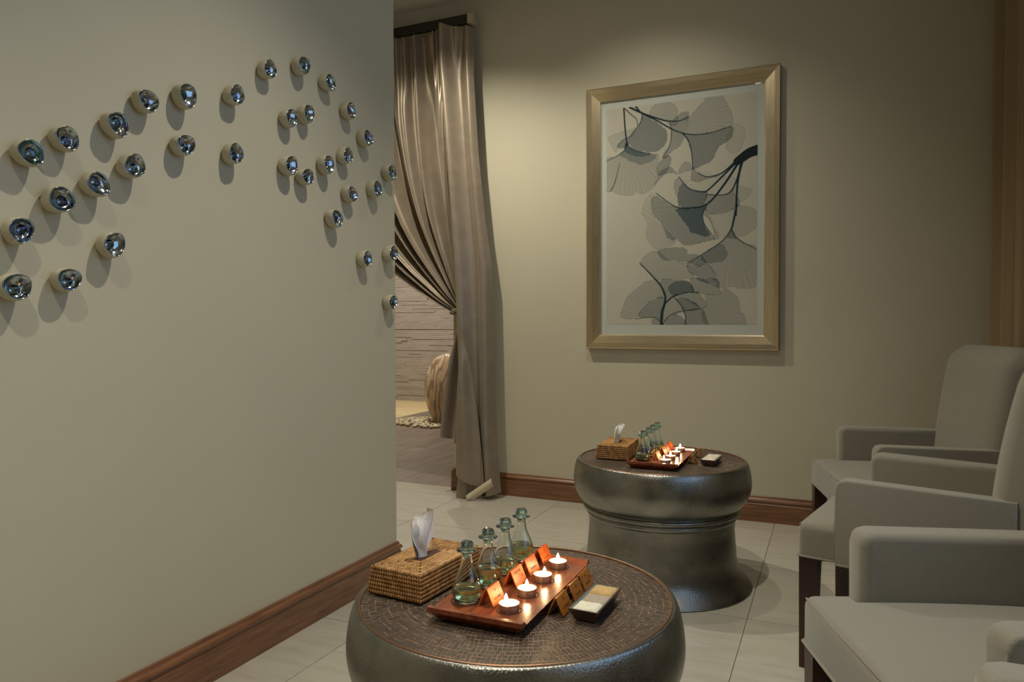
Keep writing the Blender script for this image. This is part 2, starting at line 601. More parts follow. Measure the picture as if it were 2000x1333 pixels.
m_hem = Mat('curtain_lining', srgb(196, 182, 156), 0.6).m
link('turned_hem', MB().grid(hem, 14, 6).mesh('turned_hem', m_hem, 180), cur)
tb = [tie + Vector((0.055 * math.cos(a) - 0.005, -0.02 + 0.05 * math.sin(a), 0.0 + 0.018 * math.cos(a))) - COFF for a in [2 * math.pi * k / 28 for k in range(28)]]
link('tieback', MB().tube(tb, 0.012, 10, closed=True).mesh('tieback', MT['satin'], 180), cur)

# right curtain along the window wall
m_drape = m_fabric('brown_drape', srgb(132, 112, 84), srgb(142, 121, 92), ribs=False, sheen=0.2)
dr = thing('window_drape', 'brown floor-length drape hanging in deep folds beside the chairs', 'curtain', (0.74, 3.6, 0))


def drape(u, v):
    y = 3.995 - u * 0.95
    x = 0.675 + 0.09 * u + 0.042 * math.sin(u * 2 * math.pi * 6.2 - 0.6) + 0.012 * math.sin(u * 2 * math.pi * 13 + 1 + v)
    x += 0.02 * (1 - v) * (1 - u)
    return Vector((x - 0.74, y - 3.6, 3.03 - v * 3.015))


link('drape_cloth', MB().grid(drape, 150, 12).mesh('drape_cloth', m_drape, 180), dr)
link('drape_track', MB().box(0.62 - 0.74, 0.72 - 0.74, 2.9 - 3.6, 4.0 - 3.6, 3.031, 3.069).mesh('drape_track', m_rod), dr)

# ------------------------------------------------------------------ framed botanical print
FYF = BY - 0.035
c_tl, c_tr = pix(1143, 176, 1, FYF), pix(1525, 124, 1, FYF)
c_bl, c_br = pix(1148, 682, 1, FYF), pix(1522, 683, 1, FYF)
fx0, fx1 = (c_tl.x + c_bl.x) / 2, (c_tr.x + c_br.x) / 2
fz1, fz0 = (c_tl.z + c_tr.z) / 2, (c_bl.z + c_br.z) / 2
FWD = 0.078
pic = thing('framed_print', 'large ginkgo leaf print in a brushed champagne frame on wall', 'framed picture', ((fx0 + fx1) / 2, BY, fz0))
PO = Vector(((fx0 + fx1) / 2, BY, fz0))
Wf, Hf = fx1 - fx0, fz1 - fz0
M = Mat('champagne_metal_leaf', srgb(190, 174, 146), 0.30, 1.0)
v = M.coords((1, 1, 1)); f = M.noise(M.coords((60, 60, 3)), 3, 4)
M.col(M.ramp(f, [(0.3, srgb(194, 176, 144)), (0.7, srgb(214, 198, 166))])); M.bump(f, 0.05, 0.001)
MT['frame_v'] = M.m
M = Mat('champagne_metal_leaf_rail', srgb(190, 174, 146), 0.30, 1.0)
f = M.noise(M.coords((3, 60, 60)), 3, 4)
M.col(M.ramp(f, [(0.3, srgb(194, 176, 144)), (0.7, srgb(214, 198, 166))])); M.bump(f, 0.05, 0.001)
MT['frame_h'] = M.m


def rail(p0, p1, inward, mat):
    """mitred moulding along the outer edge p0->p1 (xz), inward = direction to the picture centre"""
    p0, p1, inn = Vector(p0), Vector(p1), Vector(inward); d = (p1 - p0).normalized()
    prof = [(0, -0.002), (0, -0.034), (0.004, -0.037), (0.03, -0.034), (FWD - 0.006, -0.024), (FWD, -0.022), (FWD, -0.002)]
    mb = MB(); n = len(prof)
    for p, s in ((p0, 1), (p1, -1)):
        for o, y in prof:
            q = p + inn * o + d * (s * o)
            mb.v.append((q.x, y, q.y))
    for i in range(n):
        j = (i + 1) % n
        mb.f.append((i, j, n + j, n + i)); mb.m.append(0)
    mb.f += [tuple(range(n)), tuple(range(n, 2 * n))]; mb.m += [0, 0]
    return link('frame_rail', mb.mesh('frame_rail', mat, fix=True), pic)


h = Wf / 2
rail((-h, 0), (h, 0), (0, 1), MT['frame_h'])
rail((h, 0), (h, Hf), (-1, 0), MT['frame_v'])
rail((h, Hf), (-h, Hf), (0, -1), MT['frame_h'])
rail((-h, Hf), (-h, 0), (1, 0), MT['frame_v'])
link('mat_board', MB().box(-h + 0.06, h - 0.06, -0.012, -0.004, 0.06, Hf - 0.06).mesh('mat_board', plain('mat_board', srgb(186, 189, 178), 0.8)), pic)
# the print itself: pigment densities rasterised onto a fine grid
q0, q1 = pix(1184, 635, 1, BY - 0.013), pix(1478, 635, 1, BY - 0.013)
qa, qb = pix(1184, 214, 1, BY - 0.013), pix(1478, 178.5, 1, BY - 0.013)
px0, px1, pz0, pz1 = q0.x - PO.x, q1.x - PO.x, (q0.z + q1.z) / 2 - PO.z, (qa.z + qb.z) / 2 - PO.z
NX, NY = 380, 560
ux, uy = np.meshgrid((np.arange(NX) + 0.5) / NX, (np.arange(NY) + 0.5) / NY)


def to_uv(P, which):
    P = np.array(P, float)
    if which == 6: X, Y = 1160 + P[:, 0] / 5.553, 180 + P[:, 1] / 5.553
    else: X, Y = 1160 + P[:, 0] / 5.126, 400 + P[:, 1] / 5.126
    u = (X - 1184) / 294.0
    top = 214 - 35.5 * u
    return np.c_[u, (635 - Y) / (635 - top)]


ASP = (pz1 - pz0) / (px1 - px0)
dens = np.ones((NY, NX)); warm = np.zeros((NY, NX))
rs = np.random.RandomState(3)


def leaf(P, which, d):
    P = to_uv(P, which); P[:, 1] *= ASP
    n = len(P); S = []
    for i in range(n):       # closed Catmull-Rom outline with a slightly ragged edge
        a, b, c, e = P[i - 1], P[i], P[(i + 1) % n], P[(i + 2) % n]
        for t in np.linspace(0, 1, 7)[:-1]:
            S.append(0.5 * (2 * b + (c - a) * t + (2 * a - 5 * b + 4 * c - e) * t * t + (3 * b - a - 3 * c + e) * t ** 3))
    S = np.array(S); S += rs.normal(0, 0.0022, S.shape)
    i0, i1 = max(0, int((S[:, 0].min()) * NX) - 1), min(NX, int(S[:, 0].max() * NX) + 2)
    j0, j1 = max(0, int(S[:, 1].min() / ASP * NY) - 1), min(NY, int(S[:, 1].max() / ASP * NY) + 2)
    if i1 <= i0 or j1 <= j0: return
    X = ux[j0:j1, i0:i1]; Yv = uy[j0:j1, i0:i1] * ASP
    ins = np.zeros(X.shape, bool); dist = np.full(X.shape, 9.0)
    for a, b in zip(S, np.roll(S, -1, 0)):
        with np.errstate(divide='ignore', invalid='ignore'):
            cr = ((a[1] > Yv) != (b[1] > Yv)) & (X < (b[0] - a[0]) * (Yv - a[1]) / (b[1] - a[1] + 1e-12) + a[0])
        ins ^= cr
        ab = b - a; L2 = ab @ ab + 1e-12
        t = np.clip(((X - a[0]) * ab[0] + (Yv - a[1]) * ab[1]) / L2, 0, 1)
        dist = np.minimum(dist, np.hypot(X - a[0] - t * ab[0], Yv - a[1] - t * ab[1]))
    ang = np.arctan2(Yv - S[0, 1], X - S[0, 0])
    vein = 1 + 0.05 * np.sin(ang * 90 + 2 * np.sin(ang * 17))
    far = np.hypot(X - S[0, 0], Yv - S[0, 1])
    dd = d * vein * (0.95 + 0.10 * np.clip(far / 0.45, 0, 1))
    dd = np.where(dist < 0.0035, dd * 0.84, dd)
    dens[j0:j1, i0:i1] = np.where(ins, dens[j0:j1, i0:i1] * np.clip(dd, 0, 1), dens[j0:j1, i0:i1])


def stem(P, which, w0, w1, d=0.16):
    sc = 1 / (5.553 if which == 6 else 5.126) / 294.0
    P = to_uv(P, which); P[:, 1] *= ASP
    S = []
    n = len(P)
    for i in range(n - 1):
        a, b, c, e = P[max(i - 1, 0)], P[i], P[i + 1], P[min(i + 2, n - 1)]
        for t in np.linspace(0, 1, 9)[:-1]:
            S.append(0.5 * (2 * b + (c - a) * t + (2 * a - 5 * b + 4 * c - e) * t * t + (3 * b - a - 3 * c + e) * t ** 3))
    S.append(P[-1]); m = len(S)
    for k in range(m - 1):
        a, b = S[k], S[k + 1]; w = (w0 + (w1 - w0) * k / m) * sc / 2 + 0.0012
        i0, i1 = max(0, int((min(a[0], b[0]) - w) * NX) - 1), min(NX, int((max(a[0], b[0]) + w) * NX) + 2)
        j0, j1 = max(0, int((min(a[1], b[1]) - w) / ASP * NY) - 1), min(NY, int((max(a[1], b[1]) + w) / ASP * NY) + 2)
        if i1 <= i0 or j1 <= j0: continue
        X = ux[j0:j1, i0:i1]; Yv = uy[j0:j1, i0:i1] * ASP
        ab = b - a; L2 = ab @ ab + 1e-12
        t = np.clip(((X - a[0]) * ab[0] + (Yv - a[1]) * ab[1]) / L2, 0, 1)
        ds = np.hypot(X - a[0] - t * ab[0], Yv - a[1] - t * ab[1])
        cov = np.clip((w - ds) / 0.0018 + 0.5, 0, 1)
        dens[j0:j1, i0:i1] = np.minimum(dens[j0:j1, i0:i1], 1 - cov * (1 - d))
        warm[j0:j1, i0:i1] = np.maximum(warm[j0:j1, i0:i1], cov * (1 if w0 > 40 else 0.4))


leaf([(790, 300), (700, 270), (620, 230), (680, 130), (760, 115), (850, 105), (910, 150), (935, 200), (940, 320), (900, 360), (840, 340)], 6, 0.84)
leaf([(960, 305), (1060, 260), (1130, 190), (1250, 60), (1400, 35), (1440, 100), (1490, 200), (1515, 280), (1500, 360), (1380, 410), (1250, 440), (1110, 460), (1030, 440), (1040, 300)], 6, 0.80)
leaf([(985, 440), (1060, 455), (1140, 455), (1300, 430), (1500, 370), (1510, 480), (1440, 540), (1370, 600), (1320, 700), (1270, 760), (1200, 790), (1110, 830), (1095, 800), (1090, 690), (1070, 600), (1040, 520)], 6, 0.60)
leaf([(540, 250), (620, 280), (720, 330), (800, 400), (820, 470), (800, 560), (740, 620), (680, 640), (560, 640), (440, 620), (400, 560), (350, 600), (270, 600), (265, 560), (330, 510), (420, 460), (490, 370), (530, 320)], 6, 0.58)
leaf([(860, 320), (960, 230), (1050, 210), (1050, 300), (1030, 400), (990, 530), (940, 600), (880, 630), (820, 700), (770, 710), (790, 650), (850, 560), (865, 430), (850, 360)], 6, 0.72)
leaf([(1440, 560), (1500, 360), (1560, 350), (1620, 380), (1640, 450), (1620, 560), (1580, 640), (1500, 660)], 6, 0.93)
leaf([(365, 530), (400, 590), (500, 640), (640, 660), (720, 665), (730, 700), (715, 800), (720, 880), (690, 980), (660, 1040), (600, 1080), (520, 1100), (480, 1060), (440, 1110), (300, 1110), (200, 1070), (130, 1050), (120, 740), (250, 690), (340, 630)], 6, 0.80)
leaf([(365, 540), (400, 590), (480, 630), (640, 660), (700, 690), (690, 720), (540, 775), (420, 740), (290, 680), (340, 625)], 6, 0.72)
leaf([(365, 530), (400, 590), (480, 630), (640, 660), (560, 690), (440, 680), (340, 625)], 6, 0.70)
leaf([(470, 380), (440, 470), (330, 520), (270, 600), (240, 650), (180, 560), (160, 490), (240, 445), (400, 405)], 6, 0.88)
leaf([(850, 680), (865, 740), (840, 810), (800, 880), (740, 900), (715, 880), (715, 790), (780, 700)], 6, 0.72)
leaf([(930, 885), (860, 870), (780, 900), (700, 990), (670, 1030), (720, 900), (740, 860), (840, 800), (890, 830)], 6, 0.72)
leaf([(940, 880), (990, 770), (1040, 750), (1085, 780), (1090, 840), (1020, 850)], 6, 0.80)
leaf([(1380, 890), (1350, 920), (1260, 930), (1180, 970), (1090, 960), (1080, 930), (1095, 810), (1150, 870), (1220, 905), (1300, 910)], 6, 0.74)
leaf([(1240, 1080), (1130, 1070), (1000, 985), (950, 915), (900, 980), (910, 1080), (945, 1180), (950, 1250), (1100, 1250), (1210, 1230), (1240, 1160)], 6, 0.78)
leaf([(1250, 1070), (1140, 1075), (1060, 1040), (1000, 980), (950, 1040), (940, 1130), (945, 1200), (1000, 1250), (1100, 1250), (1210, 1230), (1240, 1160)], 6, 0.66)
leaf([(1525, 1045), (1530, 1100), (1590, 1190), (1540, 1260), (1440, 1300), (1330, 1320), (1270, 1310), (1240, 1240), (1240, 1150), (1255, 1100), (1400, 1115), (1470, 1090)], 6, 0.68)
leaf([(1530, 1030), (1640, 1030), (1710, 1060), (1690, 1120), (1600, 1190), (1540, 1130)], 6, 0.90)
leaf([(1540, 930), (1500, 1050), (1400, 1110), (1250, 1070), (1130, 1060), (960, 900), (1100, 840), (1370, 900)], 6, 0.95)
leaf([(1140, 10), (1050, 35), (950, 40), (860, 25), (760, -20), (660, -90), (600, -60), (610, 80), (690, 170), (730, 240), (760, 320), (820, 350), (860, 340), (930, 400), (1050, 390), (1160, 360), (1240, 345), (1180, 300), (1120, 180), (1115, 80)], 7, 0.66)
leaf([(1140, 20), (1110, 90), (1130, 190), (1190, 295), (1130, 315), (1060, 290), (1000, 270), (960, 200), (870, 90), (870, 30)], 7, 0.55)
leaf([(850, 350), (740, 240), (600, 80), (620, -120), (540, -60), (500, 80), (540, 140), (560, 200), (545, 280), (560, 350), (640, 440), (760, 430)], 7, 0.88)
leaf([(1150, 40), (1200, 150), (1275, 340), (1230, 310), (1200, 200), (1120, 80)], 7, 0.75)
leaf([(1420, 30), (1400, 200), (1300, 330), (1250, 240), (1190, 80), (1300, 90)], 7, 0.92)
leaf([(1430, 0), (1620, 50), (1625, 220), (1480, 320), (1410, 260), (1410, 100)], 7, 0.84)
leaf([(1390, 250), (1340, 320), (1280, 380), (1120, 480), (970, 580), (1080, 610), (1160, 590), (1250, 720), (1260, 820), (1330, 840), (1400, 820), (1500, 840), (1630, 800), (1630, 445), (1500, 380), (1420, 310)], 7, 0.78)
leaf([(1390, 250), (1350, 320), (1370, 335), (1410, 335), (1440, 330)], 7, 0.70)
leaf([(665, 460), (780, 430), (900, 420), (960, 450), (970, 490), (1060, 495), (1120, 530), (1150, 580), (1080, 610), (980, 580), (900, 570), (800, 555), (720, 550)], 7, 0.70)
leaf([(1100, 500), (1280, 390), (1340, 450), (1350, 500), (1310, 560), (1220, 580), (1140, 580)], 7, 0.72)
leaf([(660, 750), (560, 660), (480, 580), (560, 490), (660, 460), (800, 560), (960, 580), (970, 650), (1040, 720), (900, 750), (740, 740)], 7, 0.82)
leaf([(960, 600), (1080, 610), (1170, 590), (1240, 690), (1250, 760), (1200, 740), (1080, 720), (1000, 690)], 7, 0.70)
leaf([(1060, 730), (1240, 740), (1280, 800), (1270, 830), (1180, 790), (1090, 760)], 7, 0.60)
leaf([(740, 930), (700, 820), (690, 770), (740, 740), (880, 755), (960, 760), (1000, 800), (1030, 870), (900, 880), (820, 920)], 7, 0.70)
leaf([(820, 910), (770, 830), (870, 760), (980, 770), (1030, 870), (900, 880)], 7, 0.64)
leaf([(1030, 870), (990, 760), (1060, 730), (1270, 830), (1270, 900), (1140, 895)], 7, 0.76)
leaf([(740, 930), (640, 930), (540, 1020), (460, 1110), (440, 1145), (285, 1130), (300, 1020), (350, 920), (440, 840), (560, 760), (680, 760)], 7, 0.80)
leaf([(715, 1060), (700, 1150), (640, 1130), (540, 1130), (460, 1110), (560, 990), (680, 925), (740, 940)], 7, 0.66)
leaf([(720, 1120), (740, 990), (830, 920), (900, 1010), (930, 1070), (820, 1110), (740, 1180)], 7, 0.78)
leaf([(850, 950), (920, 930), (1040, 980), (1090, 1045), (930, 1060), (900, 1000)], 7, 0.58)
leaf([(840, 910), (1050, 880), (1110, 920), (1160, 1000), (1120, 1040), (1050, 1010), (960, 950)], 7, 0.72)
leaf([(930, 1060), (1110, 1045), (1160, 1150), (1160, 1210), (950, 1210), (950, 1120)], 7, 0.66)
leaf([(1110, 1045), (1160, 1000), (1140, 895), (1270, 900), (1330, 840), (1450, 930), (1480, 1060), (1520, 1120), (1500, 1210), (1160, 1210)], 7, 0.80)
leaf([(740, 1210), (820, 1110), (880, 1105), (940, 1160), (950, 1210)], 7, 0.68)
leaf([(700, 1210), (640, 1130), (600, 1170), (640, 1210)], 7, 0.72)
stem([(335, 170), (345, 330), (360, 480), (375, 560)], 6, 12, 12)
stem([(375, 540), (400, 590), (500, 640), (640, 660)], 6, 8, 3, 0.3)
stem([(372, 540), (345, 620), (250, 690), (130, 745)], 6, 8, 3, 0.3)
stem([(345, 175), (420, 240), (480, 290), (490, 350)], 6, 7, 4, 0.3)
stem([(400, 160), (560, 230), (760, 295), (850, 310), (960, 305), (1050, 260)], 6, 18, 5)
stem([(470, 150), (540, 225), (700, 300), (860, 390), (990, 440), (1140, 457), (1300, 435), (1500, 370)], 6, 16, 3)
stem([(985, 440), (1050, 520), (1085, 650), (1100, 830)], 6, 9, 4)
stem([(540, 220), (540, 290), (490, 370), (400, 480)], 6, 8, 3, 0.3)
stem([(850, 330), (868, 430), (850, 570), (780, 700)], 6, 6, 3, 0.3)
stem([(180, 1070), (230, 980), (290, 760)], 6, 8, 2, 0.3)
stem([(1775, 625), (1680, 660), (1600, 720), (1560, 750)], 6, 105, 75, 0.13)
stem([(1570, 720), (1450, 840), (1370, 890), (1250, 915), (1150, 870)], 6, 15, 3)
stem([(1570, 740), (1400, 920), (1270, 1050), (1210, 1078), (1060, 1040), (950, 915)], 6, 18, 3)
stem([(1580, 750), (1420, 1010), (1250, 1210), (1050, 1255), (900, 1230), (700, 1090)], 6, 22, 3)
stem([(1600, 760), (1560, 940), (1500, 1070), (1420, 1112), (1250, 1105)], 6, 16, 3)
stem([(1610, 760), (1565, 980), (1550, 1330)], 6, 18, 16)
stem([(1440, 0), (1410, 150), (1390, 245)], 7, 16, 14)
stem([(1390, 240), (1280, 380), (970, 580)], 7, 9, 3, 0.25)
stem([(1390, 240), (1450, 340), (1620, 445)], 7, 9, 3, 0.25)
stem([(1150, 0), (1115, 80), (1130, 190), (1235, 340)], 7, 10, 3, 0.25)
stem([(705, 1215), (712, 1080), (740, 980), (740, 900), (690, 800), (560, 660), (480, 580)], 7, 30, 3)
stem([(730, 1000), (820, 920), (950, 880), (1080, 875)], 7, 16, 3)
stem([(715, 1215), (760, 1140), (850, 1080), (1000, 1055), (1110, 1045)], 7, 8, 3, 0.3)
stem([(830, 920), (920, 1030), (950, 1130), (950, 1210)], 7, 8, 4, 0.3)
stem([(690, 1170), (640, 1130), (540, 1130), (440, 1145)], 7, 6, 3, 0.3)
dens = np.clip(dens ** 1.22, 0.05, 1)
PAPER = np.array(srgb(184, 179, 162)[:3])
k = (1 - dens)[..., None]
inkc = np.array([1.08, 0.99, 0.91])
colr = PAPER * np.clip(1 - k * inkc * 1.06, 0.02, 1)
colr = colr * (1 - warm[..., None]) + warm[..., None] * np.minimum(colr, np.array([0.030, 0.024, 0.022]))
pv = np.zeros((NY, NX, 3), np.float32)
pv[..., 0] = px0 + ux * (px1 - px0); pv[..., 1] = -0.0125; pv[..., 2] = pz0 + uy * (pz1 - pz0)
idx = np.arange(NX * NY).reshape(NY, NX)
quads = np.stack([idx[:-1, :-1], idx[:-1, 1:], idx[1:, 1:], idx[1:, :-1]], -1).reshape(-1, 4)
pm = bpy.data.meshes.new('print_sheet')
pm.vertices.add(NX * NY); pm.vertices.foreach_set('co', pv.ravel())
pm.loops.add(quads.size); pm.loops.foreach_set('vertex_index', quads.ravel().astype(np.int32))
pm.polygons.add(len(quads)); pm.polygons.foreach_set('loop_start', np.arange(0, quads.size, 4, dtype=np.int32))
pm.update(calc_edges=True)
at = pm.color_attributes.new('ink', 'FLOAT_COLOR', 'POINT')
at.data.foreach_set('color', np.concatenate([colr.reshape(-1, 3), np.ones((NX * NY, 1))], 1).astype(np.float32).ravel())
M = Mat('botanical_print', (1, 1, 1, 1), 0.75)
an = M.node('ShaderNodeAttribute'); an.attribute_name = 'ink'
M.col(an.outputs['Color']); M.set('Specular IOR Level', 0.1)
pm.materials.append(M.m)
link('print_sheet', pm, pic)
gm = bpy.data.materials.new('picture_glass'); gm.use_nodes = True
nt = gm.node_tree; nt.nodes.clear()
go = nt.nodes.new('ShaderNodeOutputMaterial'); gmix = nt.nodes.new('ShaderNodeMixShader')
gt = nt.nodes.new('ShaderNodeBsdfTransparent'); gg = nt.nodes.new('ShaderNodeBsdfGlossy'); gg.inputs['Roughness'].default_value = 0.02
gf = nt.nodes.new('ShaderNodeFresnel'); gb = nt.nodes.new('ShaderNodeNewGeometry'); gi = nt.nodes.new('ShaderNodeMapRange'); gi.inputs['To Min'].default_value = 1.42; gi.inputs['To Max'].default_value = 1 / 1.42; nt.links.new(gb.outputs['Backfacing'], gi.inputs['Value']); nt.links.new(gi.outputs[0], gf.inputs['IOR'])
nt.links.new(gf.outputs[0], gmix.inputs[0]); nt.links.new(gt.outputs[0], gmix.inputs[1]); nt.links.new(gg.outputs[0], gmix.inputs[2]); nt.links.new(gmix.outputs[0], go.inputs[0])
gl = MB(); gl.v = [(-h + 0.07, -0.0165, 0.07), (h - 0.07, -0.0165, 0.07), (h - 0.07, -0.0165, Hf - 0.07), (-h + 0.07, -0.0165, Hf - 0.07)]
gl.f = [(0, 1, 2, 3)]; gl.m = [0]
link('glazing', gl.mesh('glazing', gm), pic)

# ------------------------------------------------------------------ wall pods
m_pod = m_paint('pod_ceramic', srgb(190, 182, 158), srgb(184, 176, 152))
M = Mat('iridescent_mirror_glass', (0.6, 0.6, 0.65, 1), 0.13, 1.0)
f = M.noise(M.coords(rand=20), 38, 3, 0.6, 0.8)
M.col(M.ramp(f, [(0.25, srgb(158, 130, 142)), (0.42, srgb(138, 158, 184)), (0.52, srgb(186, 186, 180)), (0.64, srgb(130, 168, 170)), (0.8, srgb(182, 150, 150))]))
M.bump(M.noise(M.coords(), 90, 3), 0.25, 0.003)
MT['mirror'] = M.m
PODS = [
    (58, 298, 'first pod at the left end of the upper arc, widest in that arc'),
    (130, 270, 'second pod from the left along the upper arc'),
    (228, 243, 'third pod from the left along the upper arc'),
    (288, 197, 'fourth pod from the left along the upper arc, where it steepens'),
    (364, 187, 'fifth pod from the left along the upper arc, above another single pod'),
    (461, 185, 'sixth pod from the left along the upper arc, right before the wide gap'),
    (117, 390, 'second pod from the left in the second row, below the upper arc'),
    (190, 360, 'third pod from the left in the second row, below the upper arc'),
    (260, 324, 'fourth pod from the left in the second row, near mid wall'),
    (361, 283, 'fifth pod from the left in the second row, under the upper arc'),
    (459, 300, 'sixth pod in the second row, alone left of the tight cluster'),
    (40, 450, 'first pod of the second row, close to the picture edge on the left wall'),
    (221, 478, 'rightmost of the three lowest pods on the left part of the wall'),
    (30, 560, 'leftmost and lowest pod on the left wall, nearest the camera'),
    (134, 546, 'middle one of the three lowest pods on the left part of the wall'),
    (526, 135, 'upper pod left of the topmost one, over the tight cluster'),
    (592, 128, 'topmost pod of all, at the crest of the arc'),
    (644, 161, 'pod just right of and below the topmost one'),
    (568, 230, 'left one of the touching pair of pods under the crest'),
    (602, 222, 'right one of the touching pair of pods under the crest'),
    (684, 216, 'pod on the descending side of the arc, upper of the two small ones'),
    (717, 270, 'pod on the descending side of the arc, lower of the two small ones'),
    (567, 323, 'leftmost pod in the row of four at the middle of the cluster'),
    (600, 345, 'second and lowest pod in the row of four at the middle of the cluster'),
    (640, 321, 'third pod in the row of four at the middle of the cluster'),
    (678, 304, 'rightmost pod in the row of four at the middle of the cluster'),
    (764, 337, 'highest of the pods right at the wall corner by the curtain'),
    (735, 369, 'pod just left of and below the highest one at the wall corner'),
    (687, 379, 'pod of the cluster between the row of four and the curtain corner'),
    (656, 427, 'lowest pod of the tight cluster, left of centre beneath it'),
    (716, 506, 'left one of the two lower pods near the wall corner'),
    (766, 495, 'middle pod of the three at the wall corner beside the curtain'),
    (766, 590, 'lowest pod at the wall corner beside the curtain'),
]
bod, cap = [], []
for kx in range(5):
    r2 = random.Random(40 + kx); a1, a2 = r2.uniform(0, 6.28), r2.uniform(0, 6.28); e1 = 0.05 + 0.03 * r2.random()
    wob = lambda a, k, a1=a1, a2=a2, e1=e1: 1 + e1 * math.cos(2 * a + a1) + 0.045 * math.cos(3 * a + a2) + 0.015 * math.cos(5 * a + a1 + a2)
    # an open blown-glass bowl: pale outside, mirrored hollow with a deeper pocket inside
    bod.append(MB().lathe(spline([(0.014, 0.0), (0.021, 0.002), (0.0275, 0.010), (0.0305, 0.019), (0.0313, 0.029), (0.0304, 0.038), (0.0290, 0.0425)], 3), 36, axis='x', wob=wob).mesh('pod_body', m_pod, 180))
    py_, pz_ = 0.007 * math.cos(a2), 0.007 * math.sin(a2)
    mb = MB().lathe(spline([(0.0290, 0.0425), (0.0278, 0.0442), (0.0262, 0.0430), (0.0232, 0.0385), (0.0188, 0.0335), (0.0145, 0.0312), (0.0123, 0.0298), (0.0107, 0.0240), (0.0075, 0.0165), (0.0, 0.0135)], 3), 40, axis='x', wob=wob)
    mb.v = [(x, y + py_ * smooth(0.042, 0.029, x) if x < 0.042 else y, z + pz_ * smooth(0.042, 0.029, x) if x < 0.042 else z) for x, y, z in mb.v]
    cap.append(mb.mesh('mirrored_hollow', MT['mirror'], 180))
for i, (px, py, lab) in enumerate(PODS):
    r3 = random.Random(100 + i)
    p = pix(px, py, 0, WX + 0.036)
    t = thing('wall_pod', lab.replace(' pod', ' iridescent glass wall pod', 1) if len(lab.split()) <= 13 else lab, 'wall ornament', (WX + 0.0005, min(p.y, WY - 0.034), p.z), 0, 'iridescent glass pods on the left wall')
    t.rotation_euler = (r3.uniform(0, 6.28), 0, 0)
    s = r3.uniform(0.94, 1.06)
    t.scale = (s, s, s)
    k = i % 5
    link('pod_body', bod[k], t)
    link('mirrored_hollow', cap[k], t)

# ------------------------------------------------------------------ drum tables
M = Mat('hammered_bronze', srgb(96, 88, 70), 0.30, 1.0)
vv = M.coords()
n1 = M.noise(vv, 9, 4, 0.6)
M.col(M.ramp(n1, [(0.3, srgb(120, 120, 115)), (0.55, srgb(146, 144, 136)), (0.75, srgb(150, 143, 130))]))
vo = M.node('ShaderNodeTexVoronoi'); vo.inputs['Scale'].default_value = 210
M.l(vv, vo.inputs['Vector'])
M.bump(vo.outputs['Distance'], 0.16, 0.003)
rg = M.node('ShaderNodeMapRange'); rg.inputs['To Min'].default_value = 0.24; rg.inputs['To Max'].default_value = 0.42
M.l(n1, rg.inputs['Value']); M.l(rg.outputs[0], M.b.inputs['Roughness'])
MT['bronze'] = M.m
MT['dimple'] = Mat('bronze_dimple', srgb(84, 73, 62), 0.42, 0.5).m
MT['groove'] = Mat('copper_groove', srgb(146, 114, 88), 0.5, 0.35).m
MT['rim'] = Mat('copper_rim', srgb(140, 108, 84), 0.35, 0.8).m
HEAD = [(0.326, 0.4985), (0.333, 0.4995), (0.338, 0.496), (0.345, 0.480), (0.351, 0.452), (0.354, 0.422), (0.352, 0.395), (0.344, 0.368), (0.330, 0.343), (0.316, 0.329), (0.306, 0.322)]
RING = [(0.306, 0.322), (0.307, 0.318), (0.313, 0.315), (0.3155, 0.308), (0.312, 0.300), (0.303, 0.295), (0.298, 0.289), (0.301, 0.284), (0.299, 0.277), (0.293, 0.270)]
FOOT = [(0.293, 0.270), (0.290, 0.23), (0.2925, 0.19), (0.296, 0.15), (0.300, 0.109), (0.309, 0.071), (0.327, 0.040), (0.347, 0.016), (0.354, 0.007), (0.354, 0.0), (0.30, 0.0)]


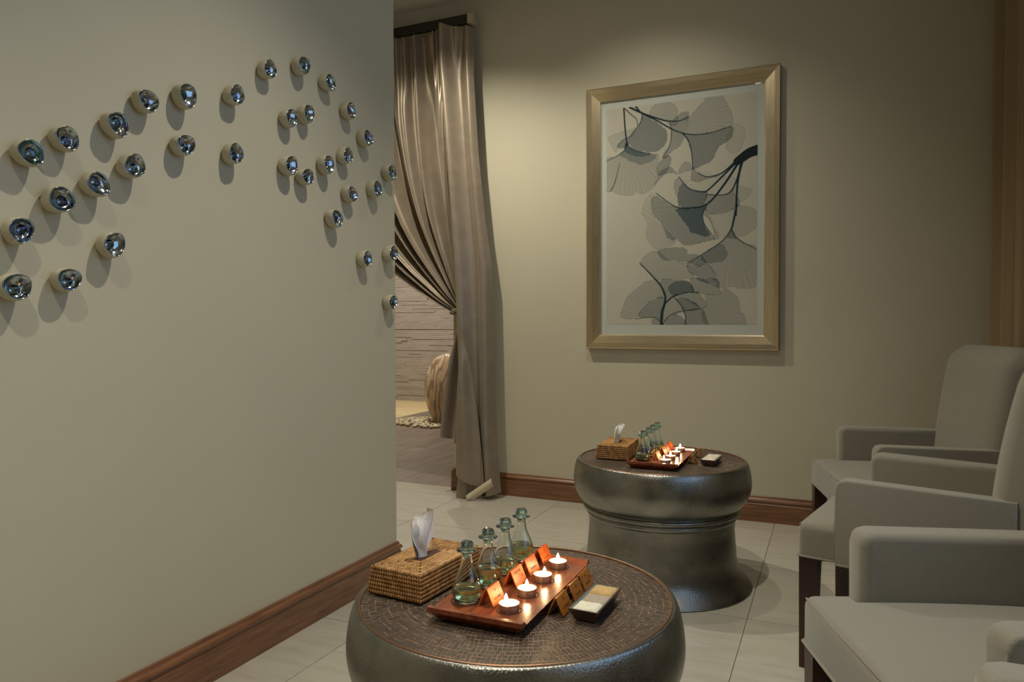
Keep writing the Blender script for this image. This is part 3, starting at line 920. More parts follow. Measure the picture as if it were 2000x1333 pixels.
def drum(label, cx, cyy, s):
    t = thing('drum_table', label, 'side table', (cx, cyy, 0), 0, 'bronze drum tables')
    sc = lambda P: [(r * s, z) for r, z in P]
    link('drum_head', MB().lathe(spline(sc(HEAD), 3), 128).mesh('drum_head', MT['bronze'], 180, fix=True), t)
    link('waist_ring', MB().lathe(spline(sc(RING), 3), 128).mesh('waist_ring', MT['bronze'], 180, fix=True), t)
    link('pedestal', MB().lathe(spline(sc(FOOT), 3), 128).mesh('pedestal', MT['bronze'], 180, fix=True), t)
    rr = [(0.3265 * s * math.cos(a), 0.3265 * s * math.sin(a), 0.4985) for a in [2 * math.pi * k / 128 for k in range(128)]]
    link('rim_bead', MB().tube(rr, 0.0030, 8, closed=True).mesh('rim_bead', MT['rim'], 180), t)
    # hammered top: every hammer mark is a small raised facet between coppery grooves
    mb = MB(); g = random.Random(int(cx * 1000)); r = 0.004; top = 0.4975; ph = 0
    rmax = 0.325 * s
    mb.lathe([(rmax, top - 0.0007), (0.0, top - 0.0007)], 96, m=1)
    while r < rmax - 0.004:
        w = 0.0128 if r < rmax - 0.03 else 0.0140
        w = min(w * g.uniform(0.85, 1.12), rmax - r)
        n = max(5, int(2 * math.pi * (r + w / 2) / 0.0088)); ph += g.random()
        for i in range(n):
            a0 = 2 * math.pi * (i + ph) / n; a1 = 2 * math.pi * (i + 1 + ph) / n
            gp = 0.0002 + 0.0005 * g.random(); ga = gp * 1.3 / (r + w / 2)
            jr = g.uniform(-0.0012, 0.0012); zz = top + g.uniform(-0.0005, 0.0001)
            ra, rb = r + gp + jr, r + w - gp + jr; b0, b1 = a0 + ga, a1 - ga
            rm_ = (ra + rb) / 2; am = (b0 + b1) / 2; base = len(mb.v)
            for (q, a) in ((ra, b0), (rb, b0), (rb, b1), (ra, b1)):
                mb.v.append((q * math.cos(a), q * math.sin(a), top - 0.0006))
            k_ = 0.86
            for (q, a) in ((ra, b0), (rb, b0), (rb, b1), (ra, b1)):
                q2, a2 = rm_ + (q - rm_) * k_, am + (a - am) * k_
                mb.v.append((q2 * math.cos(a2), q2 * math.sin(a2), zz + g.uniform(-0.00025, 0.00025)))
            mb.f.append((base + 4, base + 5, base + 6, base + 7)); mb.m.append(0)
            for c, d in ((0, 1), (1, 2), (2, 3), (3, 0)):
                mb.f.append((base + c, base + d, base + 4 + d, base + 4 + c)); mb.m.append(0)
        r += w
    ht = link('hammered_top', mb.mesh('hammered_top', [MT['dimple'], MT['groove']], fix=True), t)
    ht['kind'] = 'stuff'
    return t


TA = (-0.598, 1.357); TB = (-0.647, 2.963); TZ = 0.4985
drum('dark hammered bronze drum table in front, with copper rim', TA[0], TA[1], 0.972)
drum('dark hammered bronze drum table farther back, by the baseboard', TB[0], TB[1], 1.015)

# ------------------------------------------------------------------ things on the tables
MT['tray'] = m_wood('tray_wood', srgb(84, 38, 20), srgb(122, 60, 32), srgb(146, 78, 44), 0.26, (14, 1.2, 14), 5, 0.3)
MT['card'] = m_wood('orange_wood_card', srgb(170, 74, 24), srgb(196, 92, 34), srgb(206, 108, 48), 0.4, (10, 10, 40), 3)
MT['gold'] = m_wood('amber_wood_card', srgb(120, 66, 16), srgb(156, 94, 28), srgb(170, 106, 36), 0.4, (10, 10, 40), 3)
MT['ink'] = plain('burnt_mark', srgb(48, 22, 12), 0.7)
MT['glass'] = Mat('bottle_glass', (0.95, 0.99, 0.96, 1), 0.0, 0.0, Transmission_Weight=1.0, IOR=1.45).m
MT['aqua'] = Mat('aqua_glass', (0.60, 0.86, 0.88, 1), 0.02, 0.0, Transmission_Weight=1.0, IOR=1.45).m
MT['oil'] = Mat('pale_green_oil', (0.76, 0.95, 0.50, 1), 0.0, 0.0, Transmission_Weight=1.0, IOR=1.40).m
MT['foil'] = Mat('tealight_cup', srgb(190, 170, 150), 0.35, 0.85).m
MT['wax'] = Mat('white_wax', (0.92, 0.88, 0.82, 1), 0.45, 0.0, Subsurface_Weight=0.5).m
MT['wax'].node_tree.nodes['Principled BSDF'].inputs['Subsurface Radius'].default_value = (0.02, 0.012, 0.008)
MT['wick'] = plain('wick', srgb(30, 24, 20), 0.9)
fmm = bpy.data.materials.new('flame'); fmm.use_nodes = True; ft = fmm.node_tree; ft.nodes.clear()
fo = ft.nodes.new('ShaderNodeOutputMaterial'); fa = ft.nodes.new('ShaderNodeAddShader'); fe = ft.nodes.new('ShaderNodeEmission'); fb = ft.nodes.new('ShaderNodeBsdfTransparent')
fe.inputs['Color'].default_value = (1.0, 0.80, 0.50, 1); fe.inputs['Strength'].default_value = 7.0
ft.links.new(fe.outputs[0], fa.inputs[0]); ft.links.new(fb.outputs[0], fa.inputs[1]); ft.links.new(fa.outputs[0], fo.inputs[0])
MT['flame'] = fmm
MT['dish'] = plain('dark_glazed_dish', srgb(58, 44, 38), 0.25)
MT['dishin'] = plain('dish_glaze_inside', srgb(120, 130, 122), 0.2)
MT['tissue'] = Mat('white_tissue', srgb(226, 224, 218), 0.9, 0.0).m
MT['slot'] = plain('box_inside', srgb(70, 48, 28), 0.9)


def m_rattan():
    M = Mat('rattan', srgb(150, 104, 52), 0.5)
    f = M.noise(M.coords(), 60, 4, 0.6)
    M.col(M.ramp(f, [(0.28, srgb(120, 76, 34)), (0.5, srgb(166, 120, 66)), (0.72, srgb(196, 152, 92))]))
    return M.m


MT['rattan'] = m_rattan()
MT['rattan_core'] = plain('rattan_core', srgb(78, 48, 22), 0.8)


def powder(c1, c2, sc=500):
    M = Mat('powder', c1, 0.95); f = M.noise(M.coords(), sc, 3)
    M.col(M.ramp(f, [(0.3, c1), (0.7, c2)])); M.bump(f, 0.6, 0.002)
    return M.m


MT['salt'] = powder(srgb(206, 198, 172), srgb(226, 220, 200))
MT['clay'] = powder(srgb(150, 136, 118), srgb(176, 162, 144))
MT['ochre'] = powder(srgb(176, 142, 88), srgb(204, 172, 118))
MT['scrub'] = powder(srgb(196, 184, 160), srgb(216, 206, 184))

# rattan tissue box ---------------------------------------------------
BL, BW_, BH = 0.235, 0.140, 0.060      # base length (y), width (x), height
TLn, TW = 0.222, 0.127                 # top


def stitch(mb, c, d, n, l, w, tk):
    """a little cane loop: centre c, long axis d, outward n"""
    d, n = d.normalized(), n.normalized(); s = d.cross(n).normalized()
    b = len(mb.v)
    for (a, e, o) in ((-l, 0, -tk), (-l * 0.55, -w, 0), (-l * 0.55, w, 0), (-l * 0.55, 0, tk), (l * 0.55, -w, 0), (l * 0.55, w, 0), (l * 0.55, 0, tk), (l, 0, -tk)):
        mb.v.append(tuple(c + d * a + s * e + n * o))
    for q in ((0, 1, 3), (0, 3, 2), (1, 4, 6, 3), (3, 6, 5, 2), (4, 7, 6), (6, 7, 5)):
        mb.f.append(tuple(b + i for i in q)); mb.m.append(0)


def box_mesh():
    core = MB(); i = 0.003
    bl, bw, tl, tw = BL / 2 - i, BW_ / 2 - i, TLn / 2 - i, TW / 2 - i
    core.v = [(-bw, -bl, 0.001), (bw, -bl, 0.001), (bw, bl, 0.001), (-bw, bl, 0.001), (-tw, -tl, BH - 0.004), (tw, -tl, BH - 0.004), (tw, tl, BH - 0.004), (-tw, tl, BH - 0.004)]
    core.f = [(3, 2, 1, 0), (4, 5, 6, 7), (0, 1, 5, 4), (1, 2, 6, 5), (2, 3, 7, 6), (3, 0, 4, 7)]; core.m = [0] * 6
    side = MB(); g = random.Random(5)
    rows = 7
    for k in range(rows):
        f0 = (k + 0.5) / rows; z = 0.002 + f0 * (BH - 0.004)
        hw = BW_ / 2 + (TW - BW_) / 2 * f0; hl = BL / 2 + (TLn - BL) / 2 * f0
        for (a, b, nrm) in (((-hw, -hl), (hw, -hl), (0, -1)), ((hw, -hl), (hw, hl), (1, 0)), ((hw, hl), (-hw, hl), (0, 1)), ((-hw, hl), (-hw, -hl), (-1, 0))):
            a, b = Vector((*a, z)), Vector((*b, z)); L = (b - a).length; n = int(L / 0.0058)
            for q in range(n):
                c = a + (b - a) * ((q + 0.5) / n)
                dv = Vector((0, 0, 1)) + (b - a).normalized() * (0.28 + g.uniform(-0.12, 0.12))
                stitch(side, c + Vector((*nrm, 0)) * -0.0012, dv, Vector((*nrm, 0.1)), (BH / rows) * 0.58, 0.0024, 0.0022)
    top = MB(); nr = 5
    for k in range(nr):
        f0 = (k + 0.5) / nr
        hw = TW / 2 - 0.001 - f0 * (TW / 2 - 0.013); hl = TLn / 2 - 0.001 - f0 * (TLn / 2 - 0.040)
        sx, sy = (TW / 2 - 0.013) / nr, (TLn / 2 - 0.040) / nr
        for (a, b, d, st) in (((-hw, -hl), (hw, -hl), (0, 1), sy), ((hw, -hl), (hw, hl), (-1, 0), sx), ((hw, hl), (-hw, hl), (0, -1), sy), ((-hw, hl), (-hw, -hl), (1, 0), sx)):
            a, b = Vector((*a, BH - 0.003)), Vector((*b, BH - 0.003)); L = (b - a).length; n = int(L / 0.0056)
            for q in range(n):
                c = a + (b - a) * ((q + 0.5) / n)
                stitch(top, c, Vector((*d, 0)) + (b - a).normalized() * g.uniform(-0.15, 0.35), Vector((0, 0, 1)), st * 0.60, 0.0023, 0.0020)
    rim = MB()
    for q in range(70):
        pass
    slot = MB().box(-0.013, 0.013, -0.040, 0.040, BH - 0.0043, BH - 0.0036)
    return (core.mesh('box_core', MT['rattan_core']), side.mesh('woven_side', MT['rattan'], 60), top.mesh('woven_lid', MT['rattan'], 60), slot.mesh('slot', MT['slot']))


BOXM = box_mesh()


def tissue_mesh(seed, hh, lean, spread):
    g = random.Random(seed); p = [g.uniform(0, 6.28) for _ in range(6)]

    def fn(u, v):
        a = (u - 0.5) * 2
        w = (0.020 + (spread - 0.020) * smooth(0, 0.55, v) * (1 - 0.25 * smooth(0.75, 1, v)))
        x = 0.010 * math.sin(u * 9 + p[0]) * (0.35 + v) + 0.004 * math.sin(u * 23 + p[1] + 3 * v) * v + lean[0] * v * v
        y = a * w + 0.006 * math.sin(v * 7 + p[2] + u * 4) + lean[1] * v * v
        z = -0.006 + v * hh * (1 + 0.06 * math.sin(u * 7 + p[3]) - 0.10 * abs(a) ** 2)
        return (x, y, z)
    mb = MB().grid(fn, 44, 26)

    def fn2(u, v):
        a = (u - 0.5) * 2
        w = 0.018 + (spread * 0.72 - 0.018) * smooth(0, 0.6, v)
        x = -0.007 + 0.009 * math.sin(u * 8 + p[4]) * (0.3 + v) + lean[0] * v * v * 0.7
        y = a * w + 0.010 * v * math.sin(p[5]) + lean[1] * v * v
        z = -0.006 + v * hh * 0.86 * (1 + 0.08 * math.sin(u * 5 + p[1]))
        return (x, y, z)
    mb.grid(fn2, 36, 20)
    return mb.mesh('tissue_sheet', MT['tissue'], 180)


def tissue_box(label, x, y, rz, seed, hh, lean, spread, tlab):
    t = thing('tissue_box', label, 'tissue box', (x, y, TZ + 0.0008), rz, 'woven rattan tissue boxes')
    for n, me in zip(('box_core', 'woven_side', 'woven_lid', 'slot'), BOXM):
        o = link(n, me, t)
        if n.startswith('woven'): o['kind'] = 'stuff'
    ts = link('tissue', tissue_mesh(seed, hh, lean, spread), t, (0, -0.012, BH))
    ts['label'] = tlab


tissue_box('woven rattan tissue box on the front table, tissue standing tall', TA[0] - 0.205, TA[1] - 0.012, R(-5), 11, 0.100, (0.0, 0.004), 0.040, 'crumpled white tissue')
tissue_box('woven rattan tissue box on the farther table, tissue bending right', TB[0] - 0.182, TB[1] + 0.005, R(3), 29, 0.078, (0.014, 0.014), 0.040, 'crumpled white tissue')

# wooden tray -----------------------------------------------------------
TRW, TRL = 0.196, 0.386


def tray_mesh():
    hw, hl = TRW / 2, TRL / 2
    # cross-section: flared underside, flat inside, raised lips at the short ends
    bw, bl = hw - 0.018, hl - 0.018
    mb = MB()
    mb.v = [(-bw, -bl, 0), (bw, -bl, 0), (bw, bl, 0), (-bw, bl, 0),
            (-hw, -hl, 0.017), (hw, -hl, 0.017), (hw, hl, 0.017), (-hw, hl, 0.017),
            (-hw, -hl, 0.026), (hw, -hl, 0.026), (hw, hl, 0.026), (-hw, hl, 0.026),
            (-hw, -hl + 0.010, 0.0265), (hw, -hl + 0.010, 0.0265), (hw, hl - 0.010, 0.0265), (-hw, hl - 0.010, 0.0265),
            (-hw, -hl + 0.020, 0.0185), (hw, -hl + 0.020, 0.0185), (hw, hl - 0.020, 0.0185), (-hw, hl - 0.020, 0.0185)]
    mb.f = [(3, 2, 1, 0), (0, 1, 5, 4), (1, 2, 6, 5), (2, 3, 7, 6), (3, 0, 4, 7), (4, 5, 9, 8), (6, 7, 11, 10),
            (8, 9, 13, 12), (10, 11, 15, 14), (12, 13, 17, 16), (14, 15, 19, 18), (16, 17, 18, 19),
            (5, 6, 10, 14, 18, 17, 13, 9), (7, 4, 8, 12, 16, 19, 15, 11)]
    mb.m = [0] * len(mb.f)
    return mb.mesh('tray_body', MT['tray'], fix=True)


TRAYM = tray_mesh()
ringp = lambda r: [(r * math.cos(a), r * math.sin(a), 0) for a in [2 * math.pi * k / 36 for k in range(36)]]
WELLB = MB().tube(ringp(0.031), 0.0012, 6, closed=True).mesh('bottle_well', MT['ink'], 180)
WELLC = MB().tube(ringp(0.0235), 0.0010, 6, closed=True).mesh('candle_well', MT['ink'], 180)
TT = 0.0185      # inside level of tray above table

BOUT = [(0.0, 0.0), (0.020, 0.0), (0.0255, 0.003), (0.0285, 0.010), (0.0292, 0.018), (0.0275, 0.030), (0.0235, 0.043), (0.0180, 0.056), (0.0130, 0.068), (0.0105, 0.080), (0.0100, 0.092), (0.0115, 0.0955)]
BIN = [(0.0098, 0.0955), (0.0084, 0.092), (0.0089, 0.080), (0.0114, 0.068), (0.0164, 0.056), (0.0219, 0.043), (0.0259, 0.030), (0.0276, 0.018), (0.0268, 0.010), (0.022, 0.0045), (0.0, 0.004)]
BOTM = MB().lathe(spline(BOUT, 2) + spline(BIN, 2), 40).mesh('bottle_glass', MT['glass'], 180, fix=True)


def oil_mesh(level):
    P = [(0.0, 0.0046), (0.0215, 0.0052), (0.0262, 0.0105), (0.0270, 0.018)]
    if level > 0.03: P += [(0.0254, 0.030), (0.0228, level)]
    else: P += [(0.0262, level)]
    P += [(0.0, level)]
    return MB().lathe(P, 36).mesh('oil', MT['oil'], 60, fix=True)


OILM = [oil_mesh(0.027), oil_mesh(0.038), oil_mesh(0.028), oil_mesh(0.036)]
STOPM = MB().lathe(spline([(0.0, 0.086), (0.0075, 0.087), (0.0082, 0.095), (0.010, 0.0975), (0.0180, 0.0985), (0.0202, 0.0995), (0.0196, 0.1010), (0.0142, 0.1015), (0.0136, 0.104), (0.0138, 0.109), (0.0118, 0.1145), (0.0065, 0.1182), (0.0, 0.1192)], 3), 36).mesh('stopper', MT['aqua'], 180, fix=True)

CUPM = MB().lathe([(0.0, 0), (0.0185, 0), (0.0192, 0.002), (0.0195, 0.013), (0.0203, 0.0135), (0.0203, 0.0142), (0.0190, 0.0142), (0.0187, 0.0115), (0, 0.0115)], 32).mesh('cup', MT['foil'], 50, fix=True)
WAXM = MB().lathe([(0.0, 0.0118), (0.0185, 0.0118), (0.0187, 0.0132), (0.015, 0.0128), (0.004, 0.0124), (0, 0.0124)], 32).mesh('wax', MT['wax'], 60)
WICKM = MB().tube([(0, 0, 0.012), (0.0003, 0, 0.016), (0.001, 0, 0.019)], 0.0006, 6).mesh('wick', MT['wick'])
FLAM = MB().lathe(spline([(0, 0.0155), (0.0026, 0.0175), (0.0037, 0.0205), (0.0031, 0.0245), (0.0014, 0.0285), (0, 0.0315)], 2), 16).mesh('flame', MT['flame'], 180)


def card_meshes(mat):
    w, hh, th = 0.0265, 0.036, 0.0022
    out = []
    # A-frame of two thin plates; front leans back; local +x is the reading side
    a = R(24)
    fp = MB().box(-th / 2, th / 2, -w, w, 0, hh).xf(Matrix.Translation((0.0, 0, 0)) @ Matrix.Rotation(-a, 4, 'Y')).mesh('front_panel', mat, bevel=0.0004, seg=1)
    topx, topz = -math.sin(a) * hh, math.cos(a) * hh
    bp = MB().box(-th / 2, th / 2, -w, w, 0, hh * 0.985).xf(Matrix.Translation((topx * 2 - 0.0022, 0, 0)) @ Matrix.Rotation(a, 4, 'Y')).mesh('back_panel', mat, bevel=0.0004, seg=1)
    return fp, bp, a


def mark_mesh(seed, style):
    g = random.Random(seed); a = R(24); th = 0.0022
    mb = MB(); x0, x1 = th / 2 - 0.0003, th / 2 + 0.0002

    def dia(cy, cz, s):
        b = len(mb.v)
        mb.v += [(x1, cy - s, cz), (x1, cy, cz - s), (x1, cy + s, cz), (x1, cy, cz + s)]
        mb.f.append((b, b + 1, b + 2, b + 3)); mb.m.append(0)
    ey, ez = (0.0, 0.027) if style == 0 else (0.013, 0.016)
    for dy, dz in ((0, 0.0022), (0, -0.0022), (0.0022, 0), (-0.0022, 0)): dia(ey + dy, ez + dz, 0.0014)
    y = -0.014
    zc = 0.012 if style == 0 else 0.027
    while y < 0.014:     # a burnt line of lettering too small to read
        hgt = g.choice((0.003, 0.0042, 0.003)); wd = g.uniform(0.0007, 0.0012)
        mb.box(x0, x1, y, y + wd, zc - 0.0015, zc - 0.0015 + hgt)
        if g.random() < 0.6: mb.box(x0, x1 - 0.00005, y, y + 0.0018, zc - 0.0015, zc - 0.0008)
        y += g.uniform(0.0019, 0.0028)
    return mb.xf(Matrix.Rotation(-a, 4, 'Y')).mesh('engraving', MT['ink'])


CARD_O = card_meshes(MT['card']); CARD_G = card_meshes(MT['gold'])


def card(label, x, y, z, kind, seed, group, rz=0.0, style=0):
    t = thing('tent_card', label, 'name card', (x, y, z), rz, group)
    fp, bp, _ = CARD_O if kind == 'o' else CARD_G
    fo_ = link('front_panel', fp, t, (0, 0, 0.0006)); link('back_panel', bp, t, (0, 0, 0.0006))
    link('engraving', mark_mesh(seed, style), fo_)


def dish_mesh(l, w):
    hl, hw = l / 2, w / 2
    mb = MB(); bl, bw = hl - 0.014, hw - 0.010
    z1 = 0.024; k = 0.0035
    mb.v = [(-bw, -bl, 0), (bw, -bl, 0), (bw, bl, 0), (-bw, bl, 0), (-hw, -hl, z1), (hw, -hl, z1), (hw, hl, z1), (-hw, hl, z1),
            (-hw + k, -hl + k, z1), (hw - k, -hl + k, z1), (hw - k, hl - k, z1), (-hw + k, hl - k, z1), (-bw + k, -bl + k, 0.006), (bw - k, -bl + k, 0.006), (bw - k, bl - k, 0.006), (-bw + k, bl - k, 0.006)]
    mb.f = [(3, 2, 1, 0), (0, 1, 5, 4), (1, 2, 6, 5), (2, 3, 7, 6), (3, 0, 4, 7), (4, 5, 9, 8), (5, 6, 10, 9), (6, 7, 11, 10), (7, 4, 8, 11), (8, 9, 13, 12), (9, 10, 14, 13), (10, 11, 15, 14), (11, 8, 12, 15), (12, 13, 14, 15)]
    mb.m = [0] * 9 + [1] * 5
    return mb.mesh('dish_body', [MT['dish'], MT['dishin']], fix=True)


def heap(x0, x1, y0, y1, zb, zt, seed, mat):
    g = random.Random(seed); p = [g.uniform(0, 6.28) for _ in range(4)]

    def fn(u, v):
        e = min(1, min(u, 1 - u) * 9) * min(1, min(v, 1 - v) * 8)
        z = zb + (zt - zb) * (e ** 0.6) * (0.85 + 0.12 * math.sin(u * 9 + p[0]) * math.sin(v * 7 + p[1]) + 0.06 * math.sin(u * 31 + p[2]) * math.sin(v * 23 + p[3]))
        return (x0 + (x1 - x0) * u, y0 + (y1 - y0) * v, z)
    return MB().grid(fn, 24, 20).mesh('powder', mat, 180)


ORD = ['nearest', 'second', 'third', 'farthest']


def place_set(T, name, dx, dy, sp, bys, cys, kys, gold, dishspec):
    ox, oy = T[0] + dx, T[1] + dy
    tz = TZ + 0.0008
    t = thing('serving_tray', 'red-brown wooden serving tray with raised end lips on the %s table' % name, 'tray', (ox, oy, tz), 0, 'wooden trays')
    link('tray_body', TRAYM, t)
    for i, y in enumerate(bys): link('bottle_well', WELLB, t, (-0.052, y, TT + 0.0001))
    for i, y in enumerate(cys): link('candle_well', WELLC, t, (0.043, y, TT + 0.0001))
    for i, y in enumerate(bys):
        b = thing('oil_bottle', '%s of the four stoppered glass oil bottles on the %s tray' % (ORD[i], name), 'bottle', (ox - 0.052, oy + y, tz + TT + 0.0004), 0.4 * i, 'glass oil bottles on the %s tray' % name)
        link('bottle_glass', BOTM, b); link('oil', OILM[i], b); link('stopper', STOPM, b)
    for i, y in enumerate(cys):
        c = thing('tealight', '%s of the four lit tealight candles on the %s tray' % (ORD[i], name), 'candle', (ox + 0.043, oy + y, tz + TT + 0.0004), 1.3 * i, 'lit tealights on the %s tray' % name)
        link('cup', CUPM, c); link('wax', WAXM, c)
        wk = link('wick', WICKM, c, (-0.0065, 0, 0) if i % 2 == 0 else None)
        link('flame', FLAM, wk)
        L = bpy.data.lights.new('candle_glow', 'POINT'); L.energy = CANDLE; L.color = (1.0, 0.62, 0.28); L.shadow_soft_size = 0.004
        link('candle_glow', L, c, (-0.0065 if i % 2 == 0 else 0, 0, 0.0245))
    for i, y in enumerate(kys):
        card('%s of the four orange wooden tent cards on the %s tray' % (ORD[i], name), ox + 0.012, oy + y, tz + TT + 0.0004, 'o', 50 + i, 'orange tent cards on the %s tray' % name, 0, 1 if i == 1 else 0)
    for i, (y, gl) in enumerate(gold):
        card(gl, T[0] + dishspec['gx'], T[1] + y, tz, 'g', 70 + i, 'amber tent cards on the %s table' % name)
    d = thing('sample_dish', dishspec['label'], 'dish', (T[0] + dishspec['x'], T[1] + dishspec['y'], tz), R(dishspec.get('rz', 0)), 'dark glazed sample dishes')
    l, w = dishspec['l'], dishspec['w']
    link('dish_body', dish_mesh(l, w), d)
    n = len(dishspec['fill']); hl, hw = l / 2 - 0.0045, w / 2 - 0.0045
    for i, (mt, zt) in enumerate(dishspec['fill']):
        y0 = -hl + 2 * hl * i / n; y1 = -hl + 2 * hl * (i + 1) / n
        o = link('powder', heap(-hw + 0.001, hw, y0 + 0.0005, y1 - 0.0005, 0.019, zt, 90 + i, MT[mt]), d)
        o['kind'] = 'stuff'


CANDLE = 0.11
place_set(TA, 'front', 0, 0, 1, (-0.117, -0.023, 0.063, 0.152), (-0.127, -0.041, 0.045, 0.137), (-0.105, 0.006, 0.080, 0.157),
          [(-0.047, 'nearest of the three amber wooden tent cards beside the filled dish'), (0.027, 'middle of the three amber wooden tent cards beside the filled dish'), (0.091, 'farthest of the three amber wooden tent cards beside the filled dish')],
          dict(gx=0.132, label='dark dish of salt, clay and ochre powders on the front table', x=0.178, y=-0.014, l=0.148, w=0.060, rz=-2, fill=[('salt', 0.0265), ('clay', 0.0235), ('ochre', 0.0265)]))
place_set(TB, 'farther', 0.017, -0.050, 1, (-0.120, -0.035, 0.055, 0.140), (-0.139, -0.047, 0.052, 0.150), (-0.085, 0.03, 0.095, 0.16),
          [(-0.045, 'nearer of the two amber wooden tent cards on the farther table'), (0.095, 'farther of the two amber wooden tent cards on the farther table')],
          dict(gx=0.152, label='dark dish of one pale scrub on the farther table', x=0.207, y=-0.018, l=0.150, w=0.062, rz=-3, fill=[('scrub', 0.028)]))

# ------------------------------------------------------------------ armchairs
MT['fabric'] = m_fabric('grey_ribbed_fabric', srgb(124, 119, 106), srgb(138, 133, 119))
MT['piping'] = m_fabric('grey_piping', srgb(122, 116, 102), srgb(138, 132, 117), ribs=False)
MT['leg'] = m_wood('dark_leg_wood', srgb(40, 22, 14), srgb(58, 32, 22), srgb(70, 42, 30), 0.35, (8, 8, 1), 4)
SB, ST, AT, BT = 0.345, 0.450, 0.600, 0.965
AI, AO = 0.222, 0.291


def rbox(x0, x1, y0, y1, z0, z1, r, seg=4):
    return MB().box(x0, x1, y0, y1, z0, z1).mesh('p', MT['fabric'], 40, bevel=r, seg=seg)


def chair_parts():
    P = []
    # seat: T-shaped cushion, crowned on top
    out = [(-0.262, -0.112), (0.262, -0.112), (0.262, -0.003), (AI - 0.001, -0.003), (AI - 0.001, 0.415), (-AI + 0.001, 0.415), (-AI + 0.001, -0.003), (-0.262, -0.003)]
    me = MB().prism(out, SB, ST).mesh('seat', MT['fabric'])
    bm = bmesh.new(); bm.from_mesh(me)
    ed = [e for e in bm.edges if all(v.co.z > ST - 1e-4 for v in e.verts) or (abs(e.verts[0].co.z - e.verts[1].co.z) > 0.01 and e.verts[0].co.y < -0.1)]
    bmesh.ops.bevel(bm, geom=ed, offset=0.022, segments=4, profile=0.5, affect='EDGES', clamp_overlap=True)
    bmesh.ops.triangulate(bm, faces=[f for f in bm.faces if len(f.verts) > 4])
    bmesh.ops.subdivide_edges(bm, edges=[e for e in bm.edges if e.calc_length() > 0.08], cuts=3, use_grid_fill=True)
    for v in bm.verts:
        if v.co.z > ST - 0.004:
            v.co.z += 0.014 * max(0, 1 - (v.co.x / 0.29) ** 2) * max(0, 1 - ((v.co.y - 0.14) / 0.28) ** 2)
    bmesh.ops.recalc_face_normals(bm, faces=bm.faces)
    bm.to_mesh(me); bm.free()
    me.polygons.foreach_set('use_smooth', [True] * len(me.polygons)); me.set_sharp_from_angle(angle=R(50))
    P.append(('seat', me))
    for s in (-1, 1):
        x0, x1 = (AI, AO) if s > 0 else (-AO, -AI)
        # outline in yz, gently sloping top, rounded front corner
        prof = [(0.0, SB), (0.0, AT - 0.030), (0.004, AT - 0.014), (0.014, AT - 0.004), (0.030, AT), (0.25, AT - 0.003), (0.44, AT - 0.006), (0.44, SB)]
        mb = MB(); n = len(prof)
        mb.v = [(x0, y, z) for y, z in prof] + [(x1, y, z) for y, z in prof]
        mb.f = [tuple(range(n)), tuple(reversed(range(n, 2 * n)))] + [(i, n + i, n + (i + 1) % n, (i + 1) % n) for i in range(n)]
        mb.m = [0] * len(mb.f)
        me = mb.mesh('arm', MT['fabric'], fix=True)
        bm = bmesh.new(); bm.from_mesh(me)
        inner = x0 if s > 0 else x1
        ed = [e for e in bm.edges if abs(e.verts[0].co.x - e.verts[1].co.x) < 1e-5 and max(v.co.z for v in e.verts) > SB + 0.01 and max(v.co.y for v in e.verts) < 0.441]
        off_in = [e for e in ed if abs(e.verts[0].co.x - inner) < 1e-4]
        bmesh.ops.bevel(bm, geom=off_in, offset=0.018, segments=4, profile=0.5, affect='EDGES', clamp_overlap=True)
        outr = [e for e in bm.edges if all(abs(abs(v.co.x) - AO) < 1e-4 for v in e.verts) and max(v.co.z for v in e.verts) > SB + 0.01]
        bmesh.ops.bevel(bm, geom=outr, offset=0.006, segments=2, profile=0.5, affect='EDGES', clamp_overlap=True)
        bmesh.ops.recalc_face_normals(bm, faces=bm.faces); bm.to_mesh(me); bm.free()
        me.polygons.foreach_set('use_smooth', [True] * len(me.polygons)); me.set_sharp_from_angle(angle=R(50))
        P.append(('arm', me))
        w = s * (AO - 0.004)
        P.append(('arm_piping', MB().tube([(w, 0.002, SB + 0.01), (w, 0.002, AT - 0.034), (w, 0.012, AT - 0.010), (w, 0.032, AT - 0.003), (w, 0.25, AT - 0.006), (w, 0.41, AT - 0.009)], 0.0028, 6).mesh('arm_piping', MT['piping'], 180)))
    # backrest: leaning slab with rounded shoulders and a soft front
    def back(u, v, off):
        pass
    mb = MB(); nu, nv = 20, 24; hw = 0.284
    def sec(side):
        def fn(u, v):
            z = SB + (BT - SB) * v
            a = (u - 0.5) * 2
            rtop = 0.055
            wz = hw
            if z > BT - rtop: wz = hw - rtop + math.sqrt(max(0, rtop ** 2 - (z - BT + rtop) ** 2))
            wz *= (1 - 0.02 * v)
            lean = 0.012 + 0.075 * v ** 1.3
            yf = 0.362 + lean
            yb = 0.500 + lean * 0.75
            crown = 0.020 * (1 - abs(a) ** 3) * math.sin(math.pi * min(1, v * 0.9 + 0.1))
            rnd_ = 0.035 * smooth(0.90, 1.0, v) + 0.020 * smooth(0.86, 1.0, abs(a))
            y = yf - crown + rnd_ if side == 0 else yb - rnd_ * 0.6
            return (a * wz, y, z)
        return fn
    mb.grid(sec(0), nu, nv); nb = len(mb.v); mb.grid(sec(1), nu, nv)
    row = nu + 1
    for j in range(nv):
        for i in (0, nu):
            a = j * row + i; mb.f.append((a, a + row, nb + a + row, nb + a)); mb.m.append(0)
    for i in range(nu):
        for j in (0, nv):
            a = j * row + i; mb.f.append((a, a + 1, nb + a + 1, nb + a)); mb.m.append(0)
    P.append(('backrest', mb.mesh('backrest', MT['fabric'], 60, fix=True)))
    # welt along the bottom of the upholstery
    wz = SB + 0.003
